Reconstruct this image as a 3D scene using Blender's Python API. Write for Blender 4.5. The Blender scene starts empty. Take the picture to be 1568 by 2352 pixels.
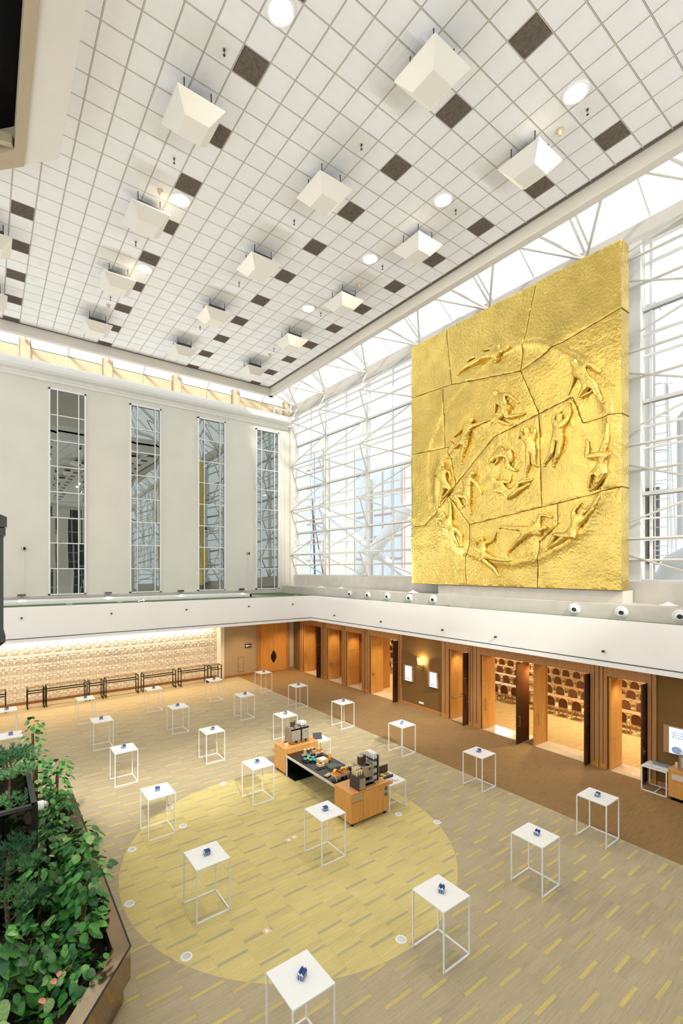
import bpy, bmesh, math, random
from mathutils import Vector, Matrix
random.seed(7)
SC = bpy.context.scene
COL = SC.collection
PI = math.pi
# ------------------------------------------------------------------ camera, sky, sun, exposure
cam = bpy.data.cameras.new('camera'); camo = bpy.data.objects.new('camera', cam); COL.objects.link(camo)
camo.location = (0, 0, 7.15); camo.rotation_euler = (PI/2, 0, -math.radians(35.157))
cam.sensor_fit = 'VERTICAL'; cam.sensor_height = 36; cam.lens = 1063.9/2352*36
cam.shift_x = 68/2352; cam.shift_y = 131.2/2352; cam.clip_start = .05; cam.clip_end = 3000
SC.camera = camo
W = bpy.data.worlds.new('sky'); SC.world = W; W.use_nodes = True
wn = W.node_tree.nodes; wl = W.node_tree.links
bg = wn['Background']; bg.inputs[1].default_value = 1.0
tcw = wn.new('ShaderNodeTexCoord'); nzw = wn.new('ShaderNodeTexNoise'); nzw.inputs['Scale'].default_value = 2.2; nzw.inputs['Detail'].default_value = 6
rpw = wn.new('ShaderNodeValToRGB'); rpw.color_ramp.elements[0].position = .42; rpw.color_ramp.elements[1].position = .62
rpw.color_ramp.elements[0].color = (.87, .94, 1.0, 1); rpw.color_ramp.elements[1].color = (1.0, 1.0, 1.0, 1)
wl.new(tcw.outputs['Generated'], nzw.inputs['Vector']); wl.new(nzw.outputs['Fac'], rpw.inputs['Fac']); wl.new(rpw.outputs['Color'], bg.inputs['Color'])
SKY = 1.3
bg.inputs[1].default_value = SKY
sun = bpy.data.lights.new('sun', 'SUN'); suno = bpy.data.objects.new('sun', sun); COL.objects.link(suno)
sun.energy = 3.0; sun.angle = math.radians(4); sun.color = (1, .95, .86)
suno.rotation_euler = Vector((.20, .74, -.64)).to_track_quat('-Z', 'Y').to_euler()
vs = SC.view_settings; vs.view_transform = 'Standard'; vs.look = 'None'; vs.gamma = 1; vs.exposure = 0.12
try: vs.use_curve_mapping = False
except Exception: pass
SC.cycles.max_bounces = 6; SC.cycles.diffuse_bounces = 4; SC.cycles.glossy_bounces = 3; SC.cycles.transmission_bounces = 4; SC.cycles.transparent_max_bounces = 16
SC.cycles.use_adaptive_sampling = True; SC.cycles.adaptive_threshold = .06; SC.cycles.adaptive_min_samples = 12; SC.cycles.use_denoising = True
SC.cycles.caustics_reflective = False; SC.cycles.caustics_refractive = False; SC.cycles.sample_clamp_indirect = 6
# ------------------------------------------------------------------ helpers
def lin(c):
    if isinstance(c, str):
        c = [int(c[i:i+2], 16)/255 for i in (0, 2, 4)]
    return tuple((x/12.92 if x <= .04045 else ((x+.055)/1.055)**2.4) for x in c[:3])
MATS = {}
def M(name, col=(.8, .8, .8), rough=.5, metal=0, spec=.5, noise=None, bump=None, emit=None, stretch=(1, 1, 1), coord='Object', wave=None, alpha=None):
    m = bpy.data.materials.new(name); m.use_nodes = True; MATS[name] = m
    nt = m.node_tree; n = nt.nodes; l = nt.links; b = n['Principled BSDF']
    c = lin(col)
    b.inputs['Base Color'].default_value = (*c, 1); b.inputs['Roughness'].default_value = rough; b.inputs['Metallic'].default_value = metal
    b.inputs['Specular IOR Level'].default_value = spec
    tc = n.new('ShaderNodeTexCoord'); mp = n.new('ShaderNodeMapping'); mp.inputs['Scale'].default_value = stretch
    if coord == 'World':
        g = n.new('ShaderNodeNewGeometry'); l.new(g.outputs['Position'], mp.inputs['Vector'])
    else: l.new(tc.outputs[coord], mp.inputs['Vector'])
    if noise:
        nz = n.new('ShaderNodeTexNoise'); nz.inputs['Scale'].default_value = noise[0]; nz.inputs['Detail'].default_value = 5
        l.new(mp.outputs[0], nz.inputs['Vector'])
        r = n.new('ShaderNodeValToRGB'); r.color_ramp.elements[0].position = .3; r.color_ramp.elements[1].position = .7
        a = noise[1]
        r.color_ramp.elements[0].color = (*[max(0, x*(1-a)) for x in c], 1); r.color_ramp.elements[1].color = (*[min(1, x*(1+a)) for x in c], 1)
        l.new(nz.outputs['Fac'], r.inputs['Fac']); l.new(r.outputs['Color'], b.inputs['Base Color'])
    if bump:
        nb = n.new('ShaderNodeTexNoise'); nb.inputs['Scale'].default_value = bump[0]; nb.inputs['Detail'].default_value = 4
        l.new(mp.outputs[0], nb.inputs['Vector'])
        bp = n.new('ShaderNodeBump'); bp.inputs['Strength'].default_value = bump[1]; bp.inputs['Distance'].default_value = bump[2]
        l.new(nb.outputs['Fac'], bp.inputs['Height']); l.new(bp.outputs['Normal'], b.inputs['Normal'])
    if emit:
        b.inputs['Emission Color'].default_value = (*lin(emit[0]), 1); b.inputs['Emission Strength'].default_value = emit[1]
    if alpha is not None: b.inputs['Alpha'].default_value = alpha
    return m
def glassmat(name, tint=(.97, .985, .985), gloss=.06, rough=0.0):
    m = bpy.data.materials.new(name); m.use_nodes = True; nt = m.node_tree; n = nt.nodes; l = nt.links
    n.remove(n['Principled BSDF'])
    t = n.new('ShaderNodeBsdfTransparent'); t.inputs[0].default_value = (*tint, 1)
    g = n.new('ShaderNodeBsdfGlossy'); g.inputs['Roughness'].default_value = rough
    mx = n.new('ShaderNodeMixShader'); mx.inputs[0].default_value = gloss
    l.new(t.outputs[0], mx.inputs[1]); l.new(g.outputs[0], mx.inputs[2]); l.new(mx.outputs[0], n['Material Output'].inputs[0])
    MATS[name] = m; return m
class MB:
    def __init__(s): s.v = []; s.f = []
    def add(s, vs, fs):
        o = len(s.v); s.v += [tuple(p) for p in vs]; s.f += [tuple(i+o for i in f) for f in fs]; return s
    def box(s, x0, y0, z0, x1, y1, z1):
        x0, x1 = min(x0, x1), max(x0, x1); y0, y1 = min(y0, y1), max(y0, y1); z0, z1 = min(z0, z1), max(z0, z1)
        return s.add([(x0,y0,z0),(x1,y0,z0),(x1,y1,z0),(x0,y1,z0),(x0,y0,z1),(x1,y0,z1),(x1,y1,z1),(x0,y1,z1)],
                     [(3,2,1,0),(4,5,6,7),(0,1,5,4),(1,2,6,5),(2,3,7,6),(3,0,4,7)])
    def frus(s, x0, y0, x1, y1, z0, z1, i0, i1):
        a = [(x0+i0,y0+i0,z0),(x1-i0,y0+i0,z0),(x1-i0,y1-i0,z0),(x0+i0,y1-i0,z0),(x0+i1,y0+i1,z1),(x1-i1,y0+i1,z1),(x1-i1,y1-i1,z1),(x0+i1,y1-i1,z1)]
        return s.add(a, [(3,2,1,0),(4,5,6,7),(0,1,5,4),(1,2,6,5),(2,3,7,6),(3,0,4,7)])
    def cyl(s, p0, p1, r, n=8, r1=None, caps=True):
        p0 = Vector(p0); p1 = Vector(p1); r1 = r if r1 is None else r1
        d = (p1-p0).normalized(); u = d.orthogonal().normalized(); w = d.cross(u)
        vs = []
        for k in range(n):
            a = 2*PI*k/n; q = u*math.cos(a)+w*math.sin(a); vs.append(p0+q*r)
        for k in range(n):
            a = 2*PI*k/n; q = u*math.cos(a)+w*math.sin(a); vs.append(p1+q*r1)
        fs = [(k,(k+1)%n,(k+1)%n+n,k+n) for k in range(n)]
        if caps: fs += [tuple(range(n-1,-1,-1)), tuple(range(n,2*n))]
        return s.add(vs, fs)
    def tube(s, pts, r, n=6, taper=None):
        pts = [Vector(p) for p in pts]; rings = []
        u = None
        for i, p in enumerate(pts):
            d = ((pts[min(i+1,len(pts)-1)]-p) + (p-pts[max(i-1,0)])).normalized()
            u = d.orthogonal().normalized() if u is None else (u - d*u.dot(d)).normalized()
            w = d.cross(u); rr = r if taper is None else r*(1+(taper-1)*i/(len(pts)-1))
            rings.append([p+(u*math.cos(2*PI*k/n)+w*math.sin(2*PI*k/n))*rr for k in range(n)])
        vs = [v for g in rings for v in g]; m = len(pts)
        fs = [(i*n+k, i*n+(k+1)%n, (i+1)*n+(k+1)%n, (i+1)*n+k) for i in range(m-1) for k in range(n)]
        fs += [tuple(range(n-1,-1,-1)), tuple(range((m-1)*n, m*n))]
        return s.add(vs, fs)
    def bar(s, p0, p1, a, b=None, up=(0,0,1)):      # rectangular bar
        b = b or a; p0 = Vector(p0); p1 = Vector(p1); d = (p1-p0).normalized(); up = Vector(up)
        if abs(d.dot(up)) > .95: up = Vector((1,0,0))
        w = d.cross(up).normalized()*a/2; h = w.cross(d).normalized()*b/2
        vs = [p0-w-h, p0+w-h, p0+w+h, p0-w+h, p1-w-h, p1+w-h, p1+w+h, p1-w+h]
        return s.add(vs, [(3,2,1,0),(4,5,6,7),(0,1,5,4),(1,2,6,5),(2,3,7,6),(3,0,4,7)])
    def lathe(s, prof, n=14, c=(0,0,0), caps=True):
        vs = []; fs = []
        for r, z in prof:
            for k in range(n): vs.append((c[0]+r*math.cos(2*PI*k/n), c[1]+r*math.sin(2*PI*k/n), c[2]+z))
        m = len(prof)
        fs = [(i*n+k, i*n+(k+1)%n, (i+1)*n+(k+1)%n, (i+1)*n+k) for i in range(m-1) for k in range(n)]
        if caps and prof[0][0] > 1e-5: fs.append(tuple(range(n-1,-1,-1)))
        if caps and prof[-1][0] > 1e-5: fs.append(tuple(range((m-1)*n, m*n)))
        return s.add(vs, fs)
    def ball(s, c, r, nu=10, nv=6, sc=(1,1,1)):
        pr = [(math.sin(PI*i/nv), -math.cos(PI*i/nv)) for i in range(nv+1)]
        o = len(s.v); s.lathe([(max(a,1e-4)*1.0, b) for a, b in pr], nu)
        for i in range(o, len(s.v)):
            p = s.v[i]; s.v[i] = (c[0]+p[0]*r*sc[0], c[1]+p[1]*r*sc[1], c[2]+p[2]*r*sc[2])
        return s
    def prism(s, poly, z0, z1, axis='z'):
        n = len(poly); mp = {'z': lambda a,b,c:(a,b,c), 'y': lambda a,b,c:(a,c,b), 'x': lambda a,b,c:(c,a,b)}[axis]
        vs = [mp(a,b,z0) for a,b in poly]+[mp(a,b,z1) for a,b in poly]
        return s.add(vs, [tuple(range(n-1,-1,-1)), tuple(range(n,2*n))]+[(k,(k+1)%n,(k+1)%n+n,k+n) for k in range(n)])
    def xf(s, mat, start=0):
        for i in range(start, len(s.v)): s.v[i] = tuple(mat @ Vector(s.v[i]))
        return s
    def mesh(s, name, mat=None, smooth=False):
        me = bpy.data.meshes.new(name); me.from_pydata(s.v, [], s.f)
        if mat: me.materials.append(MATS[mat])
        bm = bmesh.new(); bm.from_mesh(me); bmesh.ops.recalc_face_normals(bm, faces=bm.faces); bm.to_mesh(me); bm.free()
        if smooth: me.polygons.foreach_set('use_smooth', [True]*len(me.polygons))
        return me
    def build(s, name, mat, parent=None, smooth=False, loc=None, rot=None, bevel=0, auto=None):
        me = s.mesh(name, mat, smooth or auto is not None)
        o = link(name, me, parent, loc, rot)
        if auto is not None:
            me.set_sharp_from_angle(angle=math.radians(auto))
        if bevel:
            b = o.modifiers.new('bevel', 'BEVEL'); b.width = bevel; b.segments = 2; b.limit_method = 'ANGLE'
        return o
def link(name, data, parent=None, loc=None, rot=None):
    o = bpy.data.objects.new(name, data); COL.objects.link(o)
    if parent is not None: o.parent = parent
    if loc is not None: o.location = loc
    if rot is not None: o.rotation_euler = rot
    return o
def tag(o, label=None, cat=None, group=None, kind=None):
    if label: o['label'] = label
    if cat: o['category'] = cat
    if group: o['group'] = group
    if kind: o['kind'] = kind
    return o
def thing(name, label, cat, loc=(0,0,0), rz=0, group=None):
    o = bpy.data.objects.new(name, None); COL.objects.link(o); o.location = loc; o.rotation_euler = (0,0,rz); o.empty_display_size = .1
    return tag(o, label, cat, group)
def struct(name, label=None, loc=(0,0,0)):
    o = bpy.data.objects.new(name, None); COL.objects.link(o); o.location = loc
    return tag(o, label, None, None, 'structure')
def copy_tree(o, parent=None):
    c = o.copy(); COL.objects.link(c); c.parent = parent
    for ch in list(o.children): copy_tree(ch, c)
    return c
def dup(o, loc, rz=None, label=None, group=None):
    c = copy_tree(o, None); c.location = loc
    if rz is not None: c.rotation_euler = (0,0,rz)
    tag(c, label, None, group); return c
def shared(name, me, parent, loc, rot=None, scale=None):
    o = link(name, me, parent, loc, rot)
    if scale: o.scale = scale
    return o
ORD = ['first', 'second', 'third', 'fourth', 'fifth', 'sixth', 'seventh', 'eighth', 'ninth', 'tenth', 'eleventh', 'twelfth']
def lamp(name, kind, loc, energy, color=(1,1,1), parent=None, rot=None, size=.3, size_y=None, spot=None, shape=None):
    d = bpy.data.lights.new(name, kind); d.energy = energy; d.color = color
    if kind == 'AREA':
        d.size = size
        if size_y: d.shape = 'RECTANGLE'; d.size_y = size_y
        elif shape: d.shape = shape
    elif kind in ('POINT', 'SPOT'): d.shadow_soft_size = size
    if kind == 'SPOT' and spot: d.spot_size = math.radians(spot[0]); d.spot_blend = spot[1]
    return link(name, d, parent, loc, rot)
# ------------------------------------------------------------------ materials
M('white_paint', 'e9e7e0', .55, noise=(1.5, .03)); M('white_gloss', 'f2f2f0', .35); M('white_metal', 'eeeeec', .4); M('transom_shade', '9a968e', .6); M('tube_paint', 'dad6cd', .45); M('wood_shaded', '4a2a16', .4, noise=(2.2, .2), stretch=(9, 9, .7))
M('wall_cream', 'e2ddd0', .8, noise=(.6, .03), bump=(60, .12, .01)); M('wall_white', 'f8f7f5', .75, noise=(.5, .02), bump=(50, .1, .01))
M('tile_white', 'ebebea', .9, noise=(3, .03), bump=(220, .25, .004)); M('tile_grid', 'c4bfae', .6); M('floor_base', 'a8987a', .95); M('vent_dark', '776d61', .8, noise=(14, .25), bump=(160, .8, .01))
M('recess_shade', '6f675c', .7); M('beam_paint', 'd9d3c8', .6, noise=(.8, .03)); M('speaker_white', 'e6e2d8', .6)
M('beige_panel', 'd8c3a0', .6, noise=(2, .06)); M('stucco', 'b9a98c', .9, bump=(90, .6, .02)); M('black', '050505', .8, spec=.1); M('black_metal', '14130f', .45); M('chrome', 'c9c9c9', .2, 1)
M('dark_grey', '3a3a3a', .5); M('steel', 'b5ada2', .28, .9, noise=(4, .08)); M('steel_pale', 'd5d2cc', .35, .7)
M('mirror', '9da39f', .015, 1); M('green_deck', '5c7446', .95, noise=(9, .2), bump=(80, .5, .01)); M('concrete_pale', 'cfc9bf', .85, noise=(2, .06))
M('lamp_glow', 'ffffff', .5, emit=('fff3dc', 14)); M('strip_glow', 'ffffff', .5, emit=('ffe2b0', 7)); M('shade_glow', 'f2d9a8', .6, emit=('ffcf86', .9))
M('wood', 'c58a42', .42, noise=(2.2, .16), stretch=(9, 9, .7)); M('wood_leaf', 'd89c4e', .32, noise=(2.0, .13), stretch=(7, 7, .6)); M('wood_frame', 'b9834c', .45, noise=(2.4, .14), stretch=(9, 9, .6))
M('beech', 'd79c55', .4, noise=(2.5, .10), stretch=(7, 7, .8)); M('wood_light', 'e3c79c', .5, noise=(6, .08)); M('marble', 'e2cfae', .18, noise=(3, .10)); M('brown_fabric', '7f5d2c', .85, noise=(30, .14), stretch=(1, 1, 6), bump=(120, .4, .006))
M('taupe_wall', 'b59f80', .8, noise=(1, .03)); M('relief_tile', 'f2e8d8', .6); M('baseboard_wood', 'a56f38', .5, noise=(3, .1))
M('brown_carpet', '927347', .95, noise=(5, .30), stretch=(.35, 16, 1), bump=(60, .3, .01), coord='World')
M('ballroom_carpet', 'c9a868', .95, noise=(2.5, .14), stretch=(.6, 4, 1), coord='World'); M('gold_frame', 'caa46a', .35, .6); M('seat_fabric', '6d431f', .8, noise=(20, .1)); M('seat_cream', 'd6bf95', .7); M('table_brown', 'b58a5a', .4, noise=(3, .06))
M('cyc_blue', '2d4d8f', .25, noise=(20, .12)); M('delft_white', 'e8ecf2', .25)
M('bronze', 'a08a6d', .07, .9, noise=(2.5, .08)); M('soil', '2a2018', .95, noise=(9, .4), bump=(30, .8, .02)); M('moss', '7a5527', .95, noise=(10, .35), bump=(25, 1, .03)); M('bark', '5d4a38', .9, noise=(16, .3), bump=(30, .8, .02)); M('pole_coir', '5a3a22', .95, noise=(25, .3), bump=(60, .8, .01))
for i, c in enumerate(('35782f', '489038', '265c28', '66a548')): M('leaf_%d' % i, c, .32, spec=.5, noise=(5, .22))
M('leaf_var', '8fb06a', .35, noise=(7, .35)); M('stem_green', '5f7d3c', .5); M('pine_0', '3f6f4a', .6, noise=(9, .3)); M('pine_1', '6a9c66', .6, noise=(9, .3)); M('flower_pink', 'f09a8c', .4); M('spadix', 'e0c060', .5)
M('glow_screen', 'dfe8ff', .3, emit=('c9d9ff', 1.1)); M('screen_ink', '39425c', .5); M('screen_pic', '8aa0c4', .4, noise=(30, .4), emit=('8aa0c4', .4)); M('screen_back', 'b78a63', .5)
M('counter_black', '241a18', .25, noise=(5, .15)); M('silver_edge', 'd9d3c6', .4, .2); M('teal', '3fa3a0', .35); M('orange_juice', 'f0a010', .25); M('fruit_orange', 'e8821e', .5); M('fruit_red', '8e1f26', .3); M('fruit_yellow', 'f0c52c', .45); M('pastry', 'b5742c', .6, noise=(30, .3)); M('cereal', 'a9805a', .8, noise=(60, .4)); M('paper_cup', 'e8cfa4', .6); M('cup_white', 'f2f2f0', .3); M('bean_brown', '4a3526', .5); M('coaster_green', '1f6b5c', .4); M('kraft', 'd9b98a', .7)
M('gold', 'eacb70', .29, 1, noise=(1.1, .13), bump=(9, .7, .06)); M('gold_joint', '8a5f12', .6, .6)
M('out_concrete', 'f0ece6', .9, noise=(.4, .04)); M('out_glass', 'd3e0ec', .1, .1); M('out_red', 'c9a5a1', .6); M('out_steel', 'd4d6d8', .5); M('out_ground', 'c9c9bd', .9, noise=(.02, .1)); M('out_tree', '7f9a72', .9, noise=(.5, .2))
glassmat('glass'); glassmat('glass_dark', (.20, .20, .19), .08); glassmat('glass_clear', (.9, .93, .93), .12, .02); glassmat('smoke_glass', (.80, .76, .70), .16, .02)
# ------------------------------------------------------------------ carpet material: tile tone, yellow inlay dash, yellow disc dyed into the carpet
def carpet_mat():
    m = bpy.data.materials.new('carpet'); m.use_nodes = True; MATS['carpet'] = m
    nt = m.node_tree; n = nt.nodes; l = nt.links; b = n['Principled BSDF']; b.inputs['Roughness'].default_value = .95; b.inputs['Specular IOR Level'].default_value = .15
    g = n.new('ShaderNodeNewGeometry'); uv = n.new('ShaderNodeUVMap'); uv.uv_map = 'UVMap'; at = n.new('ShaderNodeAttribute'); at.attribute_name = 'tone'
    sx = n.new('ShaderNodeSeparateXYZ'); l.new(uv.outputs[0], sx.inputs[0])
    def math_(op, a, bb=None, c=None):
        q = n.new('ShaderNodeMath'); q.operation = op
        for i, x in enumerate((a, bb, c)):
            if x is None: continue
            if isinstance(x, (int, float)): q.inputs[i].default_value = x
            else: l.new(x, q.inputs[i])
        return q.outputs[0]
    def mix(f, a, c, mode='MIX'):
        q = n.new('ShaderNodeMix'); q.data_type = 'RGBA'; q.blend_type = mode
        if isinstance(f, (int, float)): q.inputs[0].default_value = f
        else: l.new(f, q.inputs[0])
        for i, x in ((6, a), (7, c)):
            if isinstance(x, tuple): q.inputs[i].default_value = (*x, 1)
            else: l.new(x, q.inputs[i])
        return q.outputs[2]
    # disc
    vd = n.new('ShaderNodeVectorMath'); vd.operation = 'DISTANCE'; l.new(g.outputs['Position'], vd.inputs[0]); vd.inputs[1].default_value = (6.55, 10.25, 0)
    disc = math_('LESS_THAN', vd.outputs['Value'], 4.17)
    # streaky pile
    mp = n.new('ShaderNodeMapping'); mp.inputs['Scale'].default_value = (1.2, 26, 1); l.new(g.outputs['Position'], mp.inputs[0])
    nz = n.new('ShaderNodeTexNoise'); nz.inputs['Scale'].default_value = 1.6; nz.inputs['Detail'].default_value = 6; l.new(mp.outputs[0], nz.inputs[0])
    nf = n.new('ShaderNodeTexNoise'); nf.inputs['Scale'].default_value = 38; nf.inputs['Detail'].default_value = 3; l.new(g.outputs['Position'], nf.inputs[0])
    nb = n.new('ShaderNodeTexNoise'); nb.inputs['Scale'].default_value = .7; nb.inputs['Detail'].default_value = 4; l.new(g.outputs['Position'], nb.inputs[0])
    base = mix(disc, lin('b3a588'), lin('d3c284'))
    dashc = mix(disc, lin('cfbe70'), lin('ada688'))
    inl = math_('MULTIPLY', math_('MULTIPLY', math_('GREATER_THAN', sx.outputs[1], .03), math_('LESS_THAN', sx.outputs[1], .125)), math_('MULTIPLY', math_('GREATER_THAN', sx.outputs[0], .02), math_('LESS_THAN', sx.outputs[0], .98)))
    # inlay shows on most tiles, duller on some
    inl = math_('MULTIPLY', inl, math_('MULTIPLY_ADD', at.outputs['Fac'], .5, .5))
    c = mix(inl, base, dashc)
    k = math_('MULTIPLY_ADD', nz.outputs['Fac'], .46, .77)
    k = math_('MULTIPLY', k, math_('MULTIPLY_ADD', nf.outputs['Fac'], .30, .85))
    k = math_('MULTIPLY', k, math_('MULTIPLY_ADD', nb.outputs['Fac'], .22, .89))
    # planks inside the tile: four strips of slightly different tone
    st = math_('FLOOR', math_('MULTIPLY', sx.outputs[1], 5))
    wn_ = n.new('ShaderNodeTexWhiteNoise'); wn_.noise_dimensions = '2D'; cb = n.new('ShaderNodeCombineXYZ'); l.new(st, cb.inputs[0]); l.new(at.outputs['Fac'], cb.inputs[1]); l.new(cb.outputs[0], wn_.inputs['Vector'])
    k = math_('MULTIPLY', k, math_('MULTIPLY_ADD', wn_.outputs['Value'], .08, .96))
    dark = math_('MULTIPLY', math_('GREATER_THAN', wn_.outputs['Value'], .93), -.12)
    k = math_('MULTIPLY', k, math_('ADD', dark, 1.0))
    cv = n.new('ShaderNodeCombineColor'); [l.new(k, cv.inputs[i]) for i in range(3)]
    c = mix(1.0, c, cv.outputs[0], 'MULTIPLY')
    l.new(c, b.inputs['Base Color'])
    bp = n.new('ShaderNodeBump'); bp.inputs['Strength'].default_value = .25; bp.inputs['Distance'].default_value = .006; l.new(nf.outputs['Fac'], bp.inputs['Height']); l.new(bp.outputs[0], b.inputs['Normal'])
carpet_mat()
def carpet_mesh(name, cells):
    v = []; f = []; uv = []; tone = []
    for (x0, y0, x1, y1, t) in cells:
        o = len(v); g = .0006; x0 += g; x1 -= g; y0 += g; y1 -= g; e = .0015
        v += [(x0,y0,-.002),(x1,y0,-.002),(x1,y1,-.002),(x0,y1,-.002),(x0+e,y0+e,0),(x1-e,y0+e,0),(x1-e,y1-e,0),(x0+e,y1-e,0)]
        for q, u in (((4,5,6,7), ((0,0),(1,0),(1,1),(0,1))), ((0,1,5,4), ((.5,.5),)*4), ((1,2,6,5), ((.5,.5),)*4), ((2,3,7,6), ((.5,.5),)*4), ((3,0,4,7), ((.5,.5),)*4)):
            f.append(tuple(i+o for i in q)); uv += u; tone += [t]*4
    me = bpy.data.meshes.new(name); me.from_pydata(v, [], f); me.materials.append(MATS['carpet'])
    u = me.uv_layers.new(name='UVMap')
    for i, q in enumerate(uv): u.data[i].uv = q
    a = me.attributes.new('tone', 'FLOAT', 'CORNER')
    a.data.foreach_set('value', tone)
    return me
# ------------------------------------------------------------------ floor
XB = 13.75                                   # edge of the brown carpet in front of the doors
floor = MB().box(-10, -9, -.3, 19.1, 29.2, -.002).build('floor', 'floor_base'); tag(floor, 'carpeted atrium floor of beige tiles with yellow inlaid dashes', None, None, 'structure')
MB().box(XB+.002, -9, -.002, 18.15, 28.7, 0).build('carpet_runner', 'brown_carpet', floor)['label'] = 'brown ribbed carpet in front of the doors'
cells = []
PX, PY = .634, .63
nx0 = int(math.floor((-6-5.94)/PX))
for i in range(nx0, 100):
    x0 = 5.94+i*PX; x1 = x0+PX
    if x0 > XB-.02: break
    x1 = min(x1, XB)
    off = {0: .02, 1: .29, 2: .02, 3: .27, 4: -.05, 5: .25}.get(i % 6, 0)+random.uniform(-.04, .04)
    y = -3+off
    while y < 28.6:
        t = random.random()
        cells.append((x0, y, x1, min(y+PY, 28.62), t)); y += PY
def infront(x, y):
    d = .5758*x+.8176*y; r = .8176*x-.5758*y
    if d < 1: return False, d
    px = 716+1063.9*r/d; py = 1307.2+1063.9*7.15/d
    return (-10 < px < 1578 and py < 2375), d
near = sorted([c for c in cells if infront(.5*(c[0]+c[2]), .5*(c[1]+c[3]))[0]], key=lambda c: infront(c[0], c[1])[1])[:300]
nset = set(map(id, near))
for c in near: link('carpet_tile', carpet_mesh('carpet_tile', [c]), floor)
tag(link('carpet_tiles_far', carpet_mesh('carpet_tiles_far', [c for c in cells if id(c) not in nset]), floor), kind='stuff')
# ------------------------------------------------------------------ ceiling
CZ = 17.45; TX, TY = .596, .598
ceiling = MB().box(-6.2, -2.6, CZ+.03, 13.5, 23.15, CZ+.16).build('ceiling', 'beam_paint'); tag(ceiling, 'suspended ceiling of square white tiles with dark vents', None, None, 'structure')
tx = [8.62+TX*k for k in range(-24, 8)]; ty = [4.90+TY*k for k in range(-10, 31)]
XE, YE = 13.15, 22.86
ventx = {0: 8.62, 6: 12.2, -7: 4.45, -13: .87}
def vent(ix, iy): return ix in (0, 6, -7, -13) and iy % 3 == 0 and not (ix == -13 and iy < 18)
tile_m = MB().frus(-TX/2+.008, -TY/2+.008, TX/2-.008, TY/2-.008, CZ, CZ+.02, .008, 0).mesh('ceiling_tile', 'tile_white')
vm = MB().box(-TX/2+.03, -TY/2+.03, CZ+.004, TX/2-.03, TY/2-.03, CZ+.02)
for k in range(17):
    y = -TY/2+.035+k*(TY-.07)/16; vm.box(-TX/2+.03, y-.006, CZ-.004, TX/2-.03, y+.006, CZ+.006)
vent_m = vm.mesh('vent_grille', 'vent_dark')
far = MB(); todo = []
for a, x in enumerate(tx):
    for b_, y in enumerate(ty):
        ix, iy = a-24, b_-10
        if x < -6 or y < -1.4: continue
        if x-TX/2 > XE-.05 or y-TY/2 > YE-.05: continue
        d = .5758*x+.8176*y; r = .8176*x-.5758*y; vis = False
        if d > .5:
            px = 716+1063.9*r/d; py = 1307.2-1063.9*(CZ-7.15)/d; vis = -25 < px < 1593 and py > -45
        todo.append((d, vis, ix, iy, x, y))
todo.sort(key=lambda t: (not t[1], t[0]))
n = 0
for d, vis, ix, iy, x, y in todo:
    cutx = x+TX/2 > XE; cuty = y+TY/2 > YE
    if vent(ix, iy):
        shared('vent_grille', vent_m, ceiling, (x, y, 0)); continue
    if cutx or cuty or not vis or n >= 300:
        x1 = min(x+TX/2-.008, XE); y1 = min(y+TY/2-.008, YE)
        if x1-(x-TX/2) > .03 and y1-(y-TY/2) > .03: far.frus(x-TX/2+.008, y-TY/2+.008, x1, y1, CZ, CZ+.02, .008, 0)
    else:
        n += 1; shared('ceiling_tile', tile_m, ceiling, (x, y, 0))
tag(far.build('ceiling_tiles_far', 'tile_white', ceiling), kind='stuff')
gm = MB()
for x in tx: gm.box(x+TX/2-.008, -1.6, CZ-.003, x+TX/2+.008, YE, CZ+.03) if x+TX/2 < XE else None
for y in ty: gm.box(-6.2, y+TY/2-.008, CZ-.002, XE, y+TY/2+.008, CZ+.03) if y+TY/2 < YE else None
gm.build('grid_bars', 'tile_grid', ceiling)
rfo = MB().box(-6.2, -2.6, 25.2, 13.4, 23.3, 25.5).build('roof', 'beam_paint'); tag(rfo, 'unseen solid roof added above the suspended ceiling to block sun', None, None, 'structure')  # out of view, added to keep direct sun off the upper left wall
# dropped edge beam round the ceiling
t1 = struct('trim_1', 'white dropped beam framing the tiled ceiling')
MB().box(XE, -1.6, CZ-.02, XE+.1, YE+.1, CZ+.1).box(-6.2, YE, CZ-.02, XE, YE+.1, CZ+.1).build('recess_shade_strip', 'recess_shade', t1)  # dark strip stands in for the recess shadow along the tile edge
MB().box(XE+.06, -1.6, 17.03, 13.5, 23.15, CZ+.5).build('beam', 'beam_paint', t1, bevel=.015)
MB().box(-6.2, YE+.06, 17.03, 13.5, 23.15, CZ+.5).build('beam', 'beam_paint', t1, bevel=.015)
# ------------------------------------------------------------------ lower left wall (relief alcove + door)
wl_ = MB().box(-10, 28.75, -.3, 12.75, 29.2, 3.9).box(12.75, 28.05, -.3, 19.1, 29.2, 3.9).box(-10, 27.75, 3.42, 12.75, 28.25, 3.9).build('wall_left', 'taupe_wall'); tag(wl_, 'taupe wall under the left balcony', None, None, 'structure')
rel = struct('wall_relief', 'cream wall of carved petal tiles lit from above')
rel['kind'] = 'structure'
TS = .5
rm = MB().box(-TS/2+.002, 0, -TS/2+.002, TS/2-.002, .03, TS/2-.002)
def petal(mb, a, L, w, h):
    ca, sa = math.cos(a), math.sin(a); vs = []; N = 6
    for i in range(N+1):
        t = i/N; ww = w*math.sin(PI*t)**.8+1e-3; d = .03+t*L
        for sgn, hh in ((-1, 0), (0, h*math.sin(PI*t)+.001), (1, 0)):
            u = d; q = sgn*ww
            vs.append((u*ca-q*sa, -hh, u*sa+q*ca))
    fs = []
    for i in range(N):
        for j in range(2): fs.append((i*3+j, i*3+j+1, (i+1)*3+j+1, (i+1)*3+j))
    mb.add(vs, fs)
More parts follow.
